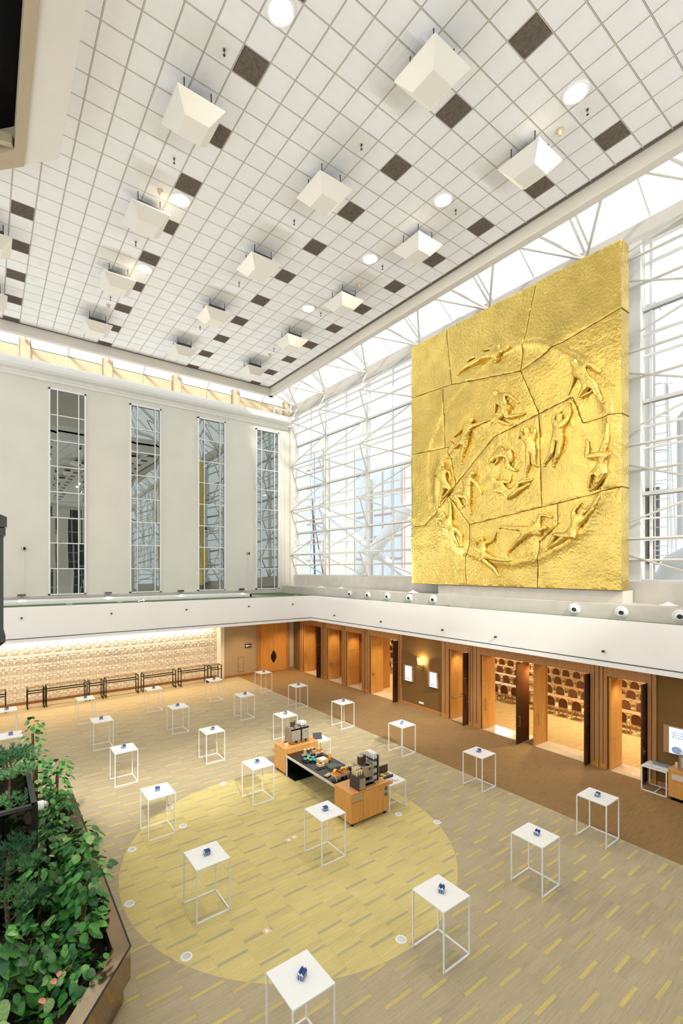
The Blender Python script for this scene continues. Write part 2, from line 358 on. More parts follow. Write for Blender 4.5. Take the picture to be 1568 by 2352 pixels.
for k in range(4):
    a0 = k*PI/2
    petal(rm, a0, .215, .062, .075)
    petal(rm, a0+PI/4, .29, .030, .045); petal(rm, a0+PI/4-.33, .25, .018, .05); petal(rm, a0+PI/4+.33, .25, .018, .05)
rt_m = rm.mesh('petal_tile', 'relief_tile')
for i in range(29):
    for j in range(7):
        x = 12.5-TS/2-i*TS
        if x < -1.9: break
        shared('petal_tile', rt_m, rel, (x, 28.70, .14+TS/2+j*TS))
MB().box(-10, 28.68, 0, 12.55, 28.75, .14).build('baseboard', 'baseboard_wood', rel)
MB().box(12.5, 28.05, 0, 12.75, 28.75, 3.8).build('return_edge', 'relief_tile', rel)
st = tag(MB().box(-9.5, 28.40, 3.56, 12.4, 28.50, 3.60).build('cove_strip', 'strip_glow'), 'warm cove light strip above the petal tile wall', 'light strip')
lamp('cove_light', 'AREA', (1.4, .05, -.02), 300, (1, .88, .70), None, (math.radians(12), 0, 0), 21, .12).location = (1.45, 28.36, 3.52)
bb = MB().box(12.75, 28.0, 0, 14.95, 28.05, .14).build('baseboard_left', 'baseboard_wood'); tag(bb, 'wooden baseboard by the left double door', None, None, 'structure')
# ------------------------------------------------------------------ balconies
bl = MB().box(-10, 24.88, 3.79, 17.9, 30.5, 5.33).box(-10, 24.88, 5.33, 17.5, 24.98, 5.41).build('balcony_left', 'wall_white'); tag(bl, 'white balcony front running under the mirrored windows', None, None, 'structure')
MB().box(-10, 24.98, 5.33, 18.2, 30.5, 5.37).build('deck', 'green_deck', bl)
MB().box(-10, 30.2, 5.33, 19.33, 30.5, 5.62).build('kerb', 'concrete_pale', bl)
MB().box(-10, 24.86, 3.955, 17.5, 24.885, 3.985).build('slot', 'dark_grey', bl)
MB().box(-10, 24.84, 3.79, 17.46, 24.9, 3.93).build('lower_lip', 'wall_white', bl)
br = MB().box(17.5, -9, 3.79, 18.3, 30.5, 5.33).box(17.5, -9, 5.33, 17.6, 24.98, 5.41).build('balcony_right', 'wall_white'); tag(br, 'white balcony front running over the wooden doors', None, None, 'structure')
MB().box(17.6, -9, 5.33, 18.2, 25, 5.37).build('deck', 'green_deck', br)
MB().box(17.48, -9, 3.955, 17.505, 24.86, 3.985).build('slot', 'dark_grey', br)
MB().box(17.44, -9, 3.79, 17.52, 24.84, 3.93).build('lower_lip', 'wall_white', br)
stud = MB().cyl((0,0,0), (0,-.05,0), .03, 8).cyl((0,-.05,0), (0,-.10,0), .045, 8).mesh('stud', 'dark_grey')
for x in (1.34, 5.17, 9.04, 12.87, 15.99): shared('fixing_stud', stud, bl, (x, 24.88, 4.92))
for y in (22.39, 18.31, 14.19, 11.43, 7.29): shared('fixing_stud', stud, br, (17.5, y, 4.31), (0, 0, -PI/2))
sfl = None
for q, (x, y) in enumerate([(1.5+3.1*i, 26.4) for i in range(6)]):
    lab = 'recessed warm soffit light under the left balcony, %s from the left' % ORD[q]
    if sfl is None:
        sfl = thing('soffit_light', lab, 'downlight', (x, y, 3.79), 0, 'recessed lights under the left balcony')
        MB().lathe([(.10, -.012), (.13, -.015), (.14, 0), (.10, 0), (.10, -.012)], 18, caps=False).build('rim', 'white_gloss', sfl); MB().cyl((0, 0, -.006), (0, 0, 0), .10, 18).build('lens', 'shade_glow', sfl)
        lamp('soffit_lamp', 'SPOT', (0, 0, -.05), 260, (1, .70, .38), sfl, None, .08, spot=(125, .8))
    else: dup(sfl, (x, y, 3.79), 0, lab)
# air-jet ledge under the glass wall
lg = MB().box(18.2, -9, 3.9, 20.4, 29.7, 5.9).build('ledge_right', 'concrete_pale'); tag(lg, 'grey ledge with air nozzles below the glass wall', None, None, 'structure')
lg2 = MB().box(19.6, -9, 5.9, 20.4, 30.5, 6.68).build('wall_right', 'concrete_pale'); tag(lg2, 'low grey wall below the glass wall', None, None, 'structure')
nz_ = MB().lathe([(.15, 0), (.21, 0), (.21, .03), (.17, .06), (.15, .03), (.15, 0)], 18, caps=False); nzm = nz_.mesh('nozzle_ring', 'white_gloss', False)
nb_ = MB().lathe([(.155, .0), (.15, .07), (.12, .13), (.085, .15), (.075, .05)], 18, caps=False).mesh('nozzle_ball', 'white_gloss', True)
nh_ = MB().cyl((0,0,.04), (0,0,.12), .080, 14).mesh('nozzle_bore', 'dark_grey')
ny = [23.4, 21.78, 20.16, 18.56, 16.94, 15.35, 8.6, 7.02, 5.35, 3.7]
for i, y in enumerate(ny[1:9]):
    side = 'left of the gold relief' if y > 12 else 'right of the gold relief'
    idx = i if y > 12 else i-5
    t = thing('air_nozzle', 'round white air nozzle, %s %s along the ledge' % (ORD[idx], side), 'air vent', (18.2, y, 5.64), 0, 'air nozzles on the ledge')
    for nm, me in (('ring', nzm), ('ball', nb_), ('bore', nh_)):
        o = shared(nm, me, t, (0,0,0), (0, -PI/2, 0))
        if nm != 'ring': o.rotation_euler = (0, -PI/2-.12, .25)
# ------------------------------------------------------------------ upper left wall, mirrors, cornice
wu = MB().box(-10, 30.5, 5.3, 19.33, 30.9, 18.2).box(18.9, 30.45, 5.6, 19.0, 30.5, 17.9).box(19.33, 30.3, 5.3, 19.7, 30.9, 18.2).build('wall_left_upper', 'wall_cream'); tag(wu, 'tall cream wall holding four mirrored windows', None, None, 'structure')
prof = [(30.5, 17.92), (30.38, 17.92), (30.38, 18.05), (30.3, 18.08), (30.3, 18.2), (29.98, 18.22), (29.84, 18.34), (29.80, 18.5), (29.84, 18.68), (29.98, 18.8), (30.9, 18.8), (30.9, 17.92)]
MB().prism(prof, -10, 19.15, 'x').build('cornice', 'white_paint', wu)
pan = struct('wall_clerestory', 'beige panels between the cornice and the roof light')
for k, x in enumerate([1.85+4.4*i for i in range(-2, 5)]):
    MB().box(x-.24, 30.95, 18.75, x+.24, 31.25, 20.3).build('post', 'beige_panel', pan)
    MB().box(x-.30, 31.0, 18.75, x-.24, 31.28, 20.3).box(x+.24, 31.0, 18.75, x+.30, 31.28, 20.3).build('post_shade_strip', 'stucco', pan)  # darker strips colour in the shade beside each post
    for h in (0, 1):
        if x+.30+(h+1)*1.9 > 19.3: continue
        MB().box(x+.30+h*1.9, 31.2, 18.7, x+.30+(h+1)*1.9-.03, 31.3, 19.93).build('panel', 'beige_panel', pan)
for wi, (x0, x1) in enumerate(((2.95, 4.91), (7.41, 9.38), (11.87, 13.91), (16.35, 18.34))):
    w = struct('window_%d' % (wi+1), 'tall narrow mirrored window, %s from the left' % ORD[wi])
    z0, z1 = 5.66, 17.58; Yf = 30.5
    fr = MB().box(x0, Yf-.14, z0, x0+.09, Yf, z1).box(x1-.09, Yf-.14, z0, x1, Yf, z1).box(x0, Yf-.14, z1-.09, x1, Yf, z1).box(x0, Yf-.14, z0, x1, Yf, z0+.07)
    fr.build('frame', 'white_metal', w)
    ww = x1-x0; bx = [x0+.09, x0+ww*.235, x0+ww*.80, x1-.09]
    for b in bx[1:3]: MB().box(b-.024, Yf-.10, z0, b+.024, Yf-.02, z1).build('glazing_bar', 'white_metal', w)
    zs = [z1-.09]
    zz = z1-1.52
    while zz > z0+.3: zs.append(zz); zz -= 1.48
    zs.append(z0+.07)
    for q in zs[1:-1]: MB().box(x0, Yf-.09, q-.026, x1, Yf-.02, q+.026).build('glazing_bar', 'white_metal', w)
    MB().box(x0+.02, Yf-.008, z0+.02, x1-.02, Yf-.002, z1-.02).build('backing', 'dark_grey', w)
    for a in range(3):
        for r_ in range(len(zs)-1):
            cx_, cz_ = (bx[a]+bx[a+1])/2, (zs[r_]+zs[r_+1])/2; hx, hz = (bx[a+1]-bx[a])/2-.01, (zs[r_]-zs[r_+1])/2-.01
            N = 4; pm = MB(); kx, kz = random.uniform(-.004, .004), random.uniform(-.004, .004)
            for u in range(N+1):
                for v_ in range(N+1):
                    uu, vv = 2*u/N-1, 2*v_/N-1
                    pm.v.append((uu*hx, kx*(uu*uu)+kz*vv*vv*.8+random.uniform(-.0004, .0004), vv*hz))
            for u in range(N):
                for v_ in range(N): pm.f.append((u*(N+1)+v_, u*(N+1)+v_+1, (u+1)*(N+1)+v_+1, (u+1)*(N+1)+v_))
            pm.build('pane', 'mirror', w, smooth=True, loc=(cx_, Yf-.055, cz_), rot=(random.uniform(-.003, .003)-.028, 0, random.uniform(-.003, .003)+.032))
# back wall behind the viewpoint (seen in the mirrors)
wb = MB().box(-10, -9.4, -.3, 20.4, -9, 18.2).build('wall_back', 'wall_cream'); tag(wb, 'cream wall facing the mirrored windows', None, None, 'structure')
MB().prism([(-9, 17.9), (-8.5, 17.95), (-8.3, 18.2), (-8.3, 18.6), (-8.6, 18.8), (-9.4, 18.8), (-9.4, 17.9)], -10, 20.4, 'x').build('cornice', 'white_paint', wb)
for k, (x0, x1) in enumerate(((2.95, 4.91), (7.41, 9.38), (11.87, 13.91), (16.35, 18.34))):
    MB().box(x0, -9.0, 5.66, x1, -8.97, 17.58).build('dark_glazing', 'dark_grey', wb)
    g_ = MB().box(x0-.05, -9, 5.6, x0+.05, -8.9, 17.6).box(x1-.05, -9, 5.6, x1+.05, -8.9, 17.6).box(x0+.44, -9, 5.6, x0+.5, -8.92, 17.6).box(x1-.45, -9, 5.6, x1-.4, -8.92, 17.6)
    for q in range(9): g_.box(x0, -9, 5.66+q*1.48, x1, -8.92, 5.71+q*1.48)
    g_.build('glazing_bars', 'white_metal', wb)
# ------------------------------------------------------------------ glass wall
GX = 20.0; FX = 19.35
COLS = [30.55]+[26.66-4.42*i for i in range(0, 9)]            # column positions, far to near
ZK = [8.25+3.42*k for k in range(4)]; ZM = [6.68]+[9.96+3.42*k for k in range(3)]+[19.75]
w5 = struct('window_5', 'white framed glass wall behind the gold relief')
def wbox(nm, mat, *a): return MB().box(*a).build(nm, mat, w5)
for i, y in enumerate(COLS): wbox('mullion', 'white_metal', GX-.02, y-.10, 6.6, GX+.18, y+.10, 19.6)
for i in range(len(COLS)-1):
    ym = (COLS[i]+COLS[i+1])/2; wbox('mullion', 'white_metal', GX+.04, ym-.04, 6.6, GX+.14, ym+.04, 19.6)
ztr = [6.70]
for k in range(4): ztr += [ZK[k]-.02, ZK[k]+.78, ZK[k]+1.71]
ztr = [z for z in ztr if z < 19.3]
for j, z in enumerate(ztr):
    thick = .13 if any(abs(z-m) < .1 for m in ZM) else .06
    wbox('transom', 'white_metal', GX+.0, -9, z-thick/2, GX+.15, 30.6, z+thick/2)
    if thick > .1 and j: wbox('transom_shade_strip', 'transom_shade', GX+.02, -9, z-thick/2-.035, GX+.13, 30.6, z-thick/2)  # grey strip paints the shaded underside of the thick transom
wbox('header', 'concrete_pale', GX-.15, -9, 19.3, GX+.25, 31.2, 19.55); wbox('header', 'beam_paint', GX-.05, -9, 19.55, GX+.3, 31.2, 20.1)
pane_u = MB().box(-.5, -.5, -.5, .5, .5, .5).mesh('pane', 'glass')
zt = ztr+[19.3]
ys = []
for i in range(len(COLS)-1): ys += [(COLS[i+1], (COLS[i]+COLS[i+1])/2), ((COLS[i]+COLS[i+1])/2, COLS[i])]
for (a, b) in ys:
    if b < -2: continue
    for j in range(len(zt)-1):
        shared('pane', pane_u, w5, (GX+.09, (a+b)/2, (zt[j]+zt[j+1])/2), None, (.012, b-a-.02, zt[j+1]-zt[j]-.02))
# solid white pier beside the relief (seen to its right)
wbox('pier', 'white_paint', GX-.25, 7.0, 6.6, GX+.2, 8.4, 19.3)
# ------------------------------------------------------------------ white tubular space frame
tf = struct('trim_2', 'white tubular steel space frame in front of the glass wall')
for i, y in enumerate(COLS):
    y_ = y-.25 if i == 0 else y
    mb = MB()
    for k in range(4):
        mb.cyl((FX, y_, ZK[k]), (GX-.03, y_, ZM[k]), .045, 8).cyl((FX, y_, ZK[k]), (GX-.03, y_, ZM[k+1]), .045, 8)
        mb.ball((FX, y_, ZK[k]), .085, 8, 6)
    for k in range(5): mb.ball((GX-.03, y_, ZM[k]), .085, 8, 6)
    mb.build('truss_column', 'tube_paint', tf, auto=40)
for i in range(len(COLS)-1):
    y0, y1 = COLS[i]-(.25 if i == 0 else 0), COLS[i+1]
    for k in range(4):
        MB().cyl((FX, y0, ZK[k]), (FX, y1, ZK[k]), .055, 8).build('chord_tube', 'tube_paint', tf, auto=40)
        MB().cyl((FX, y0, ZK[k]), (GX-.03, y1, ZM[k]), .04, 8).build('brace_tube', 'tube_paint', tf, auto=40)
        MB().cyl((FX, y0, ZK[k]), (GX-.03, y1, ZM[k+1]), .04, 8).build('brace_tube', 'tube_paint', tf, auto=40)
for k in range(4):
    z = ZK[k]-.88+(.1 if k == 0 else 0)
    MB().cyl((GX-.28, 30.4, z), (GX-.28, -9, z), .05, 8).build('rail_tube', 'beam_paint', tf, auto=40)
    MB().cyl((GX-.28, 30.46, z), (GX-.28, 30.4, z), .055, 8).build('rail_cap', 'black', tf)
# roof glazing: sloping up from the wall head towards the ceiling
rf = struct('window_6', 'sloping glass roof between the wall head and the ceiling beam')
def rz(x): return 20.1+(20.2-x)*.70
yb = sorted(set([c for c in COLS]+[(COLS[i]+COLS[i+1])/2 for i in range(len(COLS)-1)]), reverse=True)
for j, y in enumerate(yb):
    wd = .09 if y in COLS else .05
    for s in ((-.11, .11) if y in COLS else (0,)):
        MB().bar((20.25, y+s, rz(20.25)), (13.4, y+s, rz(13.4)), wd, .14).build('rafter', 'white_metal', rf)
for j in range(len(yb)-1):
    MB().add([(20.2, yb[j], rz(20.2)+.06), (13.4, yb[j], rz(13.4)+.06), (13.4, yb[j+1], rz(13.4)+.06), (20.2, yb[j+1], rz(20.2)+.06)], [(0,1,2,3)]).build('pane', 'glass', rf)
for i, y in enumerate(COLS):
    nd = (GX-.05, y-(.25 if i == 0 else 0), 19.72)
    for q in ((17.2, y+2.2, 20.55), (17.2, y+2.2, 21.7), (17.2, y-2.2, 21.6)):
        if q[1] > 30.4: q = (17.2, 30.2, q[2])
        e = Vector(nd)+(Vector(q)-Vector(nd))*1.9
        if e.y > 31: e = Vector(q)
        MB().cyl(nd, e, .055, 8).build('roof_tube', 'tube_paint', tf, auto=40)
nf_ = struct('window_7', 'sloping glass roof light above the beige panels')
xs_ = [1.85+2.2*i for i in range(-4, 9)]
for x in xs_: MB().bar((x, 31.3, 19.95), (x, 23.3, 25.2), .08, .14).build('rafter', 'white_metal', nf_)
for j in range(len(xs_)-1):
    MB().add([(xs_[j], 31.3, 20.0), (xs_[j], 23.3, 25.25), (xs_[j+1], 23.3, 25.25), (xs_[j+1], 31.3, 20.0)], [(0,1,2,3)]).build('pane', 'glass', nf_)
MB().box(-10, 31.2, 19.9, 19.5, 31.4, 20.02).build('sill', 'white_metal', nf_)
MB().tube([(18.2, 30.9, 19.55), (18.2, 30.9, 18.95), (19.4, 30.6, 18.95)], .07, 6).tube([(18.2, 30.9, 19.55), (19.6, 30.5, 19.5)], .07, 6).build('corner_bracket', 'white_metal', tf)
# ------------------------------------------------------------------ gold relief
GP= {'TL':(17.08,18.93),'TR':(7.12,18.93),'BL':(17.08,6.37),'BR':(7.12,6.37),'a':(14.78,18.93),'b':(10.25,18.93),'c':(14.48,16.11),'d':(17.08,16.2),'e':(10.96,15.55),'b2':(10.8,16.55),'f':(15.0,16.14),'g':(14.89,13.13),'g2':(14.66,13.11),'l2':(17.08,13.2),'i':(10.16,13.51),'j':(12.19,13.05),'k':(14.28,11.21),'m':(15.29,10.07),'m2':(16.15,9.39),'l3':(17.08,9.38),'n':(14.7,10.74),'o':(8.84,13.8),'p':(8.43,12.68),'q':(7.47,12.72),'r':(7.12,12.7),'s':(9.59,15.96),'t':(7.12,16.45),'u':(10.04,9.68),'v':(13.49,9.23),'w':(9.4,9.75),'x':(7.12,10.09),'y':(13.49,7.88),'z':(13.65,7.71),'zz':(13.65,6.37),'w2':(9.4,8.91),'w3':(10.13,8.28),'w4':(10.2,6.37)}
GPOLY= ['TL a c f d', 'a b b2 e c', 'b TR t s e b2', 's t r q p o i e', 'f c e i j k g2 g', 'd f g l2', 'l2 g g2 k n m m2 l3', 'i u v n k j', 'i o p q r x w u', 'l3 m2 m n v y z zz BL', 'v u w w2 w3 w4 zz z y', 'w x BR w4 w3 w2']
GRING= [(11.32,16.71),(10.82,16.64),(10.22,16.42),(9.59,16.0),(8.79,15.26),(8.19,14.49),(7.71,13.66),(7.5,12.79),(7.41,11.87),(7.48,10.88),(7.62,10.19),(7.76,9.86),(8.28,8.72),(9.21,8.03),(10.16,7.61),(11.32,7.4),(12.53,7.6),(13.56,7.94),(14.27,8.63),(15.1,9.64),(15.36,10.92),(15.32,11.95),(15.02,12.52),(14.52,12.9),(13.56,13.61),(12.25,13.79)]
GFIG= [[(11.42,16.61),(11.98,16.66),(12.82,16.79),(11.98,16.32),(12.25,16.42),(12.68,17.05),(12.32,17.17),(13.49,16.68),(14.15,16.48),(13.41,16.94),(13.72,16.7)],[(8.66,15.0),(8.46,14.63),(8.19,14.07),(8.09,14.71),(7.78,14.35),(8.74,14.47),(9.0,13.9),(7.9,13.72),(7.69,13.17),(8.56,13.69),(8.04,13.77)],[(12.08,14.94),(11.81,14.59),(11.58,14.09),(12.08,14.48),(12.12,14.06),(11.45,14.66),(11.0,14.17),(11.45,13.7),(10.72,13.65),(11.98,13.69),(11.32,13.33)],[(13.3,14.06),(13.41,13.77),(13.68,13.18),(12.75,13.73),(12.25,13.79),(13.95,13.71),(14.35,13.53),(13.8,12.68),(13.95,12.12),(14.15,12.95),(14.6,13.42)],[(10.63,12.96),(10.51,12.58),(10.45,12.11),(10.88,12.96),(11.0,12.66),(10.28,12.93),(10.33,12.71),(10.54,11.55),(10.76,11.03),(10.33,11.57),(10.22,11.32)],[(9.26,13.14),(9.26,12.84),(9.34,12.37),(9.51,13.21),(9.21,13.37),(8.87,13.17),(8.92,13.61),(9.59,11.76),(9.96,11.33),(9.34,11.71),(9.59,11.23)],[(7.87,10.38),(7.78,10.73),(7.62,11.26),(8.14,10.68),(8.26,10.18),(7.99,10.15),(8.24,10.1),(7.53,11.79),(7.53,12.45),(8.26,11.36),(8.26,12.01)],[(12.25,11.99),(11.91,12.26),(11.51,12.09),(12.12,12.33),(12.36,12.07),(11.98,11.94),(12.18,11.79),(11.51,11.61),(11.13,11.3),(11.32,11.81),(11.65,11.63)],[(12.18,11.14),(11.84,10.76),(11.38,10.39),(12.12,10.86),(11.91,10.46),(11.45,10.88),(11.35,11.22),(11.0,10.81),(10.39,10.83),(10.94,10.51),(10.51,10.68)],[(13.22,11.57),(13.49,11.25),(13.56,10.61),(13.04,11.06),(12.78,10.54),(13.8,11.17),(13.72,10.96),(14.19,10.76),(13.83,10.06),(13.49,10.15),(13.41,9.69)],[(14.93,12.26),(14.98,11.83),(14.81,11.25),(15.23,11.8),(15.1,11.5),(14.6,11.9),(14.52,11.48),(14.48,11.0),(15.06,10.6),(15.02,10.8),(15.15,10.27)],[(14.93,9.87),(14.64,9.4),(14.27,8.97),(14.52,10.13),(14.56,10.47),(15.1,9.57),(15.23,9.38),(13.87,8.74),(13.8,8.21),(14.15,8.63),(13.95,8.15)],[(12.78,8.52),(12.78,8.17),(12.53,7.72),(12.25,8.4),(12.08,8.82),(13.11,8.31),(13.34,8.58),(11.98,7.59),(11.32,7.49),(12.18,7.22),(11.91,6.79)],[(9.87,8.81),(10.16,8.78),(10.63,8.72),(10.04,9.36),(9.59,9.21),(10.33,8.93),(10.45,9.11),(11.13,8.88),(11.95,9.03),(11.0,8.34),(11.58,7.82)],[(8.36,9.31),(8.56,9.06),(8.79,8.49),(8.04,9.33),(7.78,9.86),(8.74,9.4),(8.48,9.71),(9.26,8.25),(9.84,7.94),(9.43,8.53),(9.76,8.0)]]

GXF = 18.5
gr = thing('gold_relief', 'huge square gold relief of figures in a spiral on the glass wall', 'relief', (0, 0, 0))
MB().box(GXF+.16, 7.13, 6.38, 19.12, 17.07, 18.92).build('core_block', 'gold', gr, bevel=.02)
import mathutils.noise as mnoise
def segd(p, a, b):
    ax, ay = a; bx, by = b; px, py = p; dx, dy = bx-ax, by-ay
    t = max(0, min(1, ((px-ax)*dx+(py-ay)*dy)/(dx*dx+dy*dy+1e-9)))
    return math.hypot(px-ax-t*dx, py-ay-t*dy)
def gh(y, z):
    d = min(segd((y, z), GRING[i], GRING[i+1]) for i in range(len(GRING)-1))
    rr = math.hypot(y-11.4, (z-11.9))
    h = .12*math.exp(-(d/.18)**2)
    if rr < 4.6: h -= .05*min(1, d/.5)
    h += .035*mnoise.noise((y*.8, z*.8, 1.3))+.022*mnoise.noise((y*2.3, z*2.3, 4.1))+.010*mnoise.noise((y*6, z*6, 9.1))
    # metal puckers round the figures
    for fg in GFIG:
        q = math.hypot(y-fg[1][0], z-fg[1][1])
        if q < 1.6: h += .03*(1-q/1.6)*mnoise.noise((y*5, z*5, 7.7))
    return h
for pl in GPOLY:
    pts = [GP[k] for k in pl.split()]
    cy = sum(p[0] for p in pts)/len(pts); cz = sum(p[1] for p in pts)/len(pts)
    bm = bmesh.new()
    ar = sum(pts[i][0]*pts[(i+1) % len(pts)][1]-pts[(i+1) % len(pts)][0]*pts[i][1] for i in range(len(pts))); sgn_ = 1 if ar > 0 else -1
    ip = []
    for i in range(len(pts)):
        a_, b_, c_ = pts[i-1], pts[i], pts[(i+1) % len(pts)]
        e1_ = Vector((b_[0]-a_[0], b_[1]-a_[1])).normalized(); e2_ = Vector((c_[0]-b_[0], c_[1]-b_[1])).normalized()
        n1_ = Vector((-e1_.y, e1_.x))*sgn_; n2_ = Vector((-e2_.y, e2_.x))*sgn_; bi = (n1_+n2_)
        bi = bi/max(.35, bi.length_squared/2)*.5*2
        ip.append((b_[0]+bi.x*.5*.028, b_[1]+bi.y*.5*.028))
    vs_ = [bm.verts.new((0, *p)) for p in ip]; fc_ = bm.faces.new(vs_); fc_.normal_update()
    bmesh.ops.triangulate(bm, faces=bm.faces)
    y0, y1 = min(p[0] for p in pts), max(p[0] for p in pts); z0, z1 = min(p[1] for p in pts), max(p[1] for p in pts)
    st_ = .10
    k = math.ceil(y0/st_)
    while k*st_ < y1:
        bmesh.ops.bisect_plane(bm, geom=bm.verts[:]+bm.edges[:]+bm.faces[:], plane_co=(0, k*st_, 0), plane_no=(0,1,0)); k += 1
    k = math.ceil(z0/st_)
    while k*st_ < z1:
        bmesh.ops.bisect_plane(bm, geom=bm.verts[:]+bm.edges[:]+bm.faces[:], plane_co=(0, 0, k*st_), plane_no=(0,0,1)); k += 1
    be = set(v for e in bm.edges if e.is_boundary for v in e.verts)
    for v in bm.verts: v.co.x = GXF-.02-gh(v.co.y, v.co.z)-(0 if v in be else .02)
    ex = bmesh.ops.extrude_edge_only(bm, edges=[e for e in bm.edges if e.is_boundary])
    for v in ex['geom']:
        if isinstance(v, bmesh.types.BMVert): v.co.x = GXF+.18
    bmesh.ops.recalc_face_normals(bm, faces=bm.faces); bm.normal_update()
    for f_ in bm.faces:
        if f_.normal.x > .3: f_.normal_flip()
    me = bpy.data.meshes.new('gold_panel'); bm.to_mesh(me); bm.free(); me.materials.append(MATS['gold'])
    me.polygons.foreach_set('use_smooth', [True]*len(me.polygons)); me.set_sharp_from_angle(angle=math.radians(50))
    link('gold_panel', me, gr)
# side joints
for z in (16.45, 12.7, 10.09): MB().box(18.52, 7.118, z-.02, 19.1, 7.14, z+.02).build('side_joint', 'gold_joint', gr)
def figure(f):
    H, Ch, P, e1, h1, e2, h2, k1, f1, k2, f2 = [Vector((0, a, b)) for a, b in f]
    P0 = P
    ax = (Ch-P).normalized(); side = Vector((0, ax.z, -ax.y))
    S = .125; RS = .86
    nodes = []; edges = []; rad = []
    def nd(p, r, out=0):
        p = Vector(p); x = GXF-.045-out*.75-gh(p.y, p.z); nodes.append((x, p.y, p.z)); rad.append(r*RS); return len(nodes)-1
    pe = nd(P, .235, .10); wa = nd((P+Ch)/2, .19, .12); ch = nd(Ch, .25, .14)
    nk = nd(Ch+(H-Ch)*.55, .105, .14); he = nd(H, .17, .16); ht = nd(H+(H-Ch).normalized()*.12, .14, .14)
    edges += [(pe, wa), (wa, ch), (ch, nk), (nk, he), (he, ht)]
    def sgn(q, o): return 1 if (q-o).dot(side) >= 0 else -1
    s1 = sgn(e1, Ch); s2 = sgn(e2, Ch); s2 = -s1 if s1 == s2 else s2
    for e, h, s in ((e1, h1, s1), (e2, h2, s2)):
        sh = nd(Ch+side*s*.24+ax*.06, .125, .13); a = nd(e, .092, .10); w = nd(e+(h-e)*.8, .065, .06); b = nd(h, .075, .04)
        edges += [(ch, sh), (sh, a), (a, w), (w, b)]
    t1_ = sgn(k1, P); t2_ = sgn(k2, P); t2_ = -t1_ if t1_ == t2_ else t2_
    for kn, ft, s in ((k1, f1, t1_), (k2, f2, t2_)):
        hp = nd(P+side*s*.14-ax*.08, .18, .11); a = nd(kn, .13, .12); cl = nd(kn+(ft-kn)*.35, .115, .07); an = nd(kn+(ft-kn)*.9, .07, .04)
        b = nd(ft+(ft-kn).normalized().cross(Vector((1,0,0)))*.10, .07, .04)
        edges += [(pe, hp), (hp, a), (a, cl), (cl, an), (an, b)]
    me = bpy.data.meshes.new('relief_figure'); me.from_pydata(nodes, edges, []); me.materials.append(MATS['gold'])
    o = link('relief_figure', me, gr)
    sk = o.modifiers.new('skin', 'SKIN'); sk.use_smooth_shade = True
    lay = me.skin_vertices[0].data if me.skin_vertices else None
    if lay is None:
        bm = bmesh.new(); bm.from_mesh(me); bm.verts.layers.skin.verify(); bm.to_mesh(me); bm.free(); lay = me.skin_vertices[0].data
    for i, r in enumerate(rad):
        lay[i].radius = (r, r); lay[i].use_root = (i == 0)
    ss = o.modifiers.new('sub', 'SUBSURF'); ss.levels = 2; ss.render_levels = 2
for f in GFIG: figure(f)
pd = tag(MB().box(18.62, 7.15, 5.9, 19.5, 15.4, 6.36).build('relief_plinth', 'concrete_pale'), 'long grey plinth carrying the gold relief on the ledge', 'plinth')
[MB().box(19.05, q, 6.6, 19.6, q+.3, 18.0).box(19.05, q, 12, 20.0, q+.3, 12.3).build('mounting_post', 'white_metal', gr) for q in (7.6, 16.3)]
cb = tag(MB().tube([(19.0, 14.9, 18.93), (18.95, 14.8, 19.35), (18.95, 14.45, 19.5), (18.95, 14.1, 19.3), (19.0, 14.0, 18.93)], .02, 6).tube([(19.0, 14.7, 18.93), (18.9, 14.5, 19.3), (18.9, 14.2, 19.4), (18.9, 13.8, 19.25), (19.0, 13.6, 18.93)], .02, 6).build('cable_loop', 'steel_pale'), 'thin cable looping above the top edge of the gold relief', 'cable')
# dome loudspeaker caps on the ledge
dm = MB().lathe([(.30, 0), (.29, .03), (.16, .06), (.05, .13), (.001, .14)], 16).mesh('ledge_dome', 'white_gloss', True)
for i, y in enumerate((25.0, 22.9, 16.9, 15.9, 14.7, 5.9)):
    if i in (2, 3, 4): pass
    lab = ['far end of the ledge by the cream wall', 'ledge, second from the cream wall', 'ledge just left of the plinth', 'ledge close by the plinth end', 'ledge in front of the plinth', 'ledge to the right of the relief'][i]
    if i in (3, 4): continue
    tag(shared('ledge_dome', dm, None, (18.42 if i != 5 else 19.0, y, 5.9)), 'flat white dome cap on the %s' % lab, 'dome cap', 'dome caps on the ledge')
# ------------------------------------------------------------------ outside
gd = MB().box(20.6, -300, -3, 900, 900, -2).build('ground', 'out_ground'); tag(gd, 'pale ground outside', None, None, 'structure')
def yat(px, X):
    r = (px-716)/1063.9; return X*(.8176-.5758*r)/(.8176*r+.5758)
def tower(label, X, px0, px1, ztop, glass, dep=10):
    y1, y0 = yat(px0, X), yat(px1, X)
    t = thing('office_building', label, 'building', (X, (y0+y1)/2, -2))
    h = (y1-y0)/2
    MB().box(0, -h, 0, dep, h, ztop+2).build('wall', 'out_concrete', t)
    if glass:
        nz = int((ztop-2)//3.4)
        for k in range(nz):
            z0 = 4+k*3.4
            for j in range(glass):
                a = -h+.3+j*(2*h-.6)/glass; b = a+(2*h-.6)/glass-.15
                o = MB().box(-.12, a, z0, .05, b, z0+3.2).build('window', 'out_glass', t)
                MB().box(-.2, a, z0-.1, .0, b, z0+.12).box(-.2, a-.06, z0, 0, a+.06, z0+3.2).build('window_frame', 'out_red', o)
tower('pale office block with blue windows outside the far corner of the glass wall', 52.2, 679, 744, 31.5, 0, 12)
tower('blue glazed office front with red frames outside the second bay', 50, 702, 746, 30.6, 2, 1.5)
tower('plain pale concrete tower outside the second glass bay', 50, 758, 812, 29.5, 0, 10)
tower('narrow blue glazed office front beside the concrete tower', 50, 815, 846, 27.5, 1, 6)
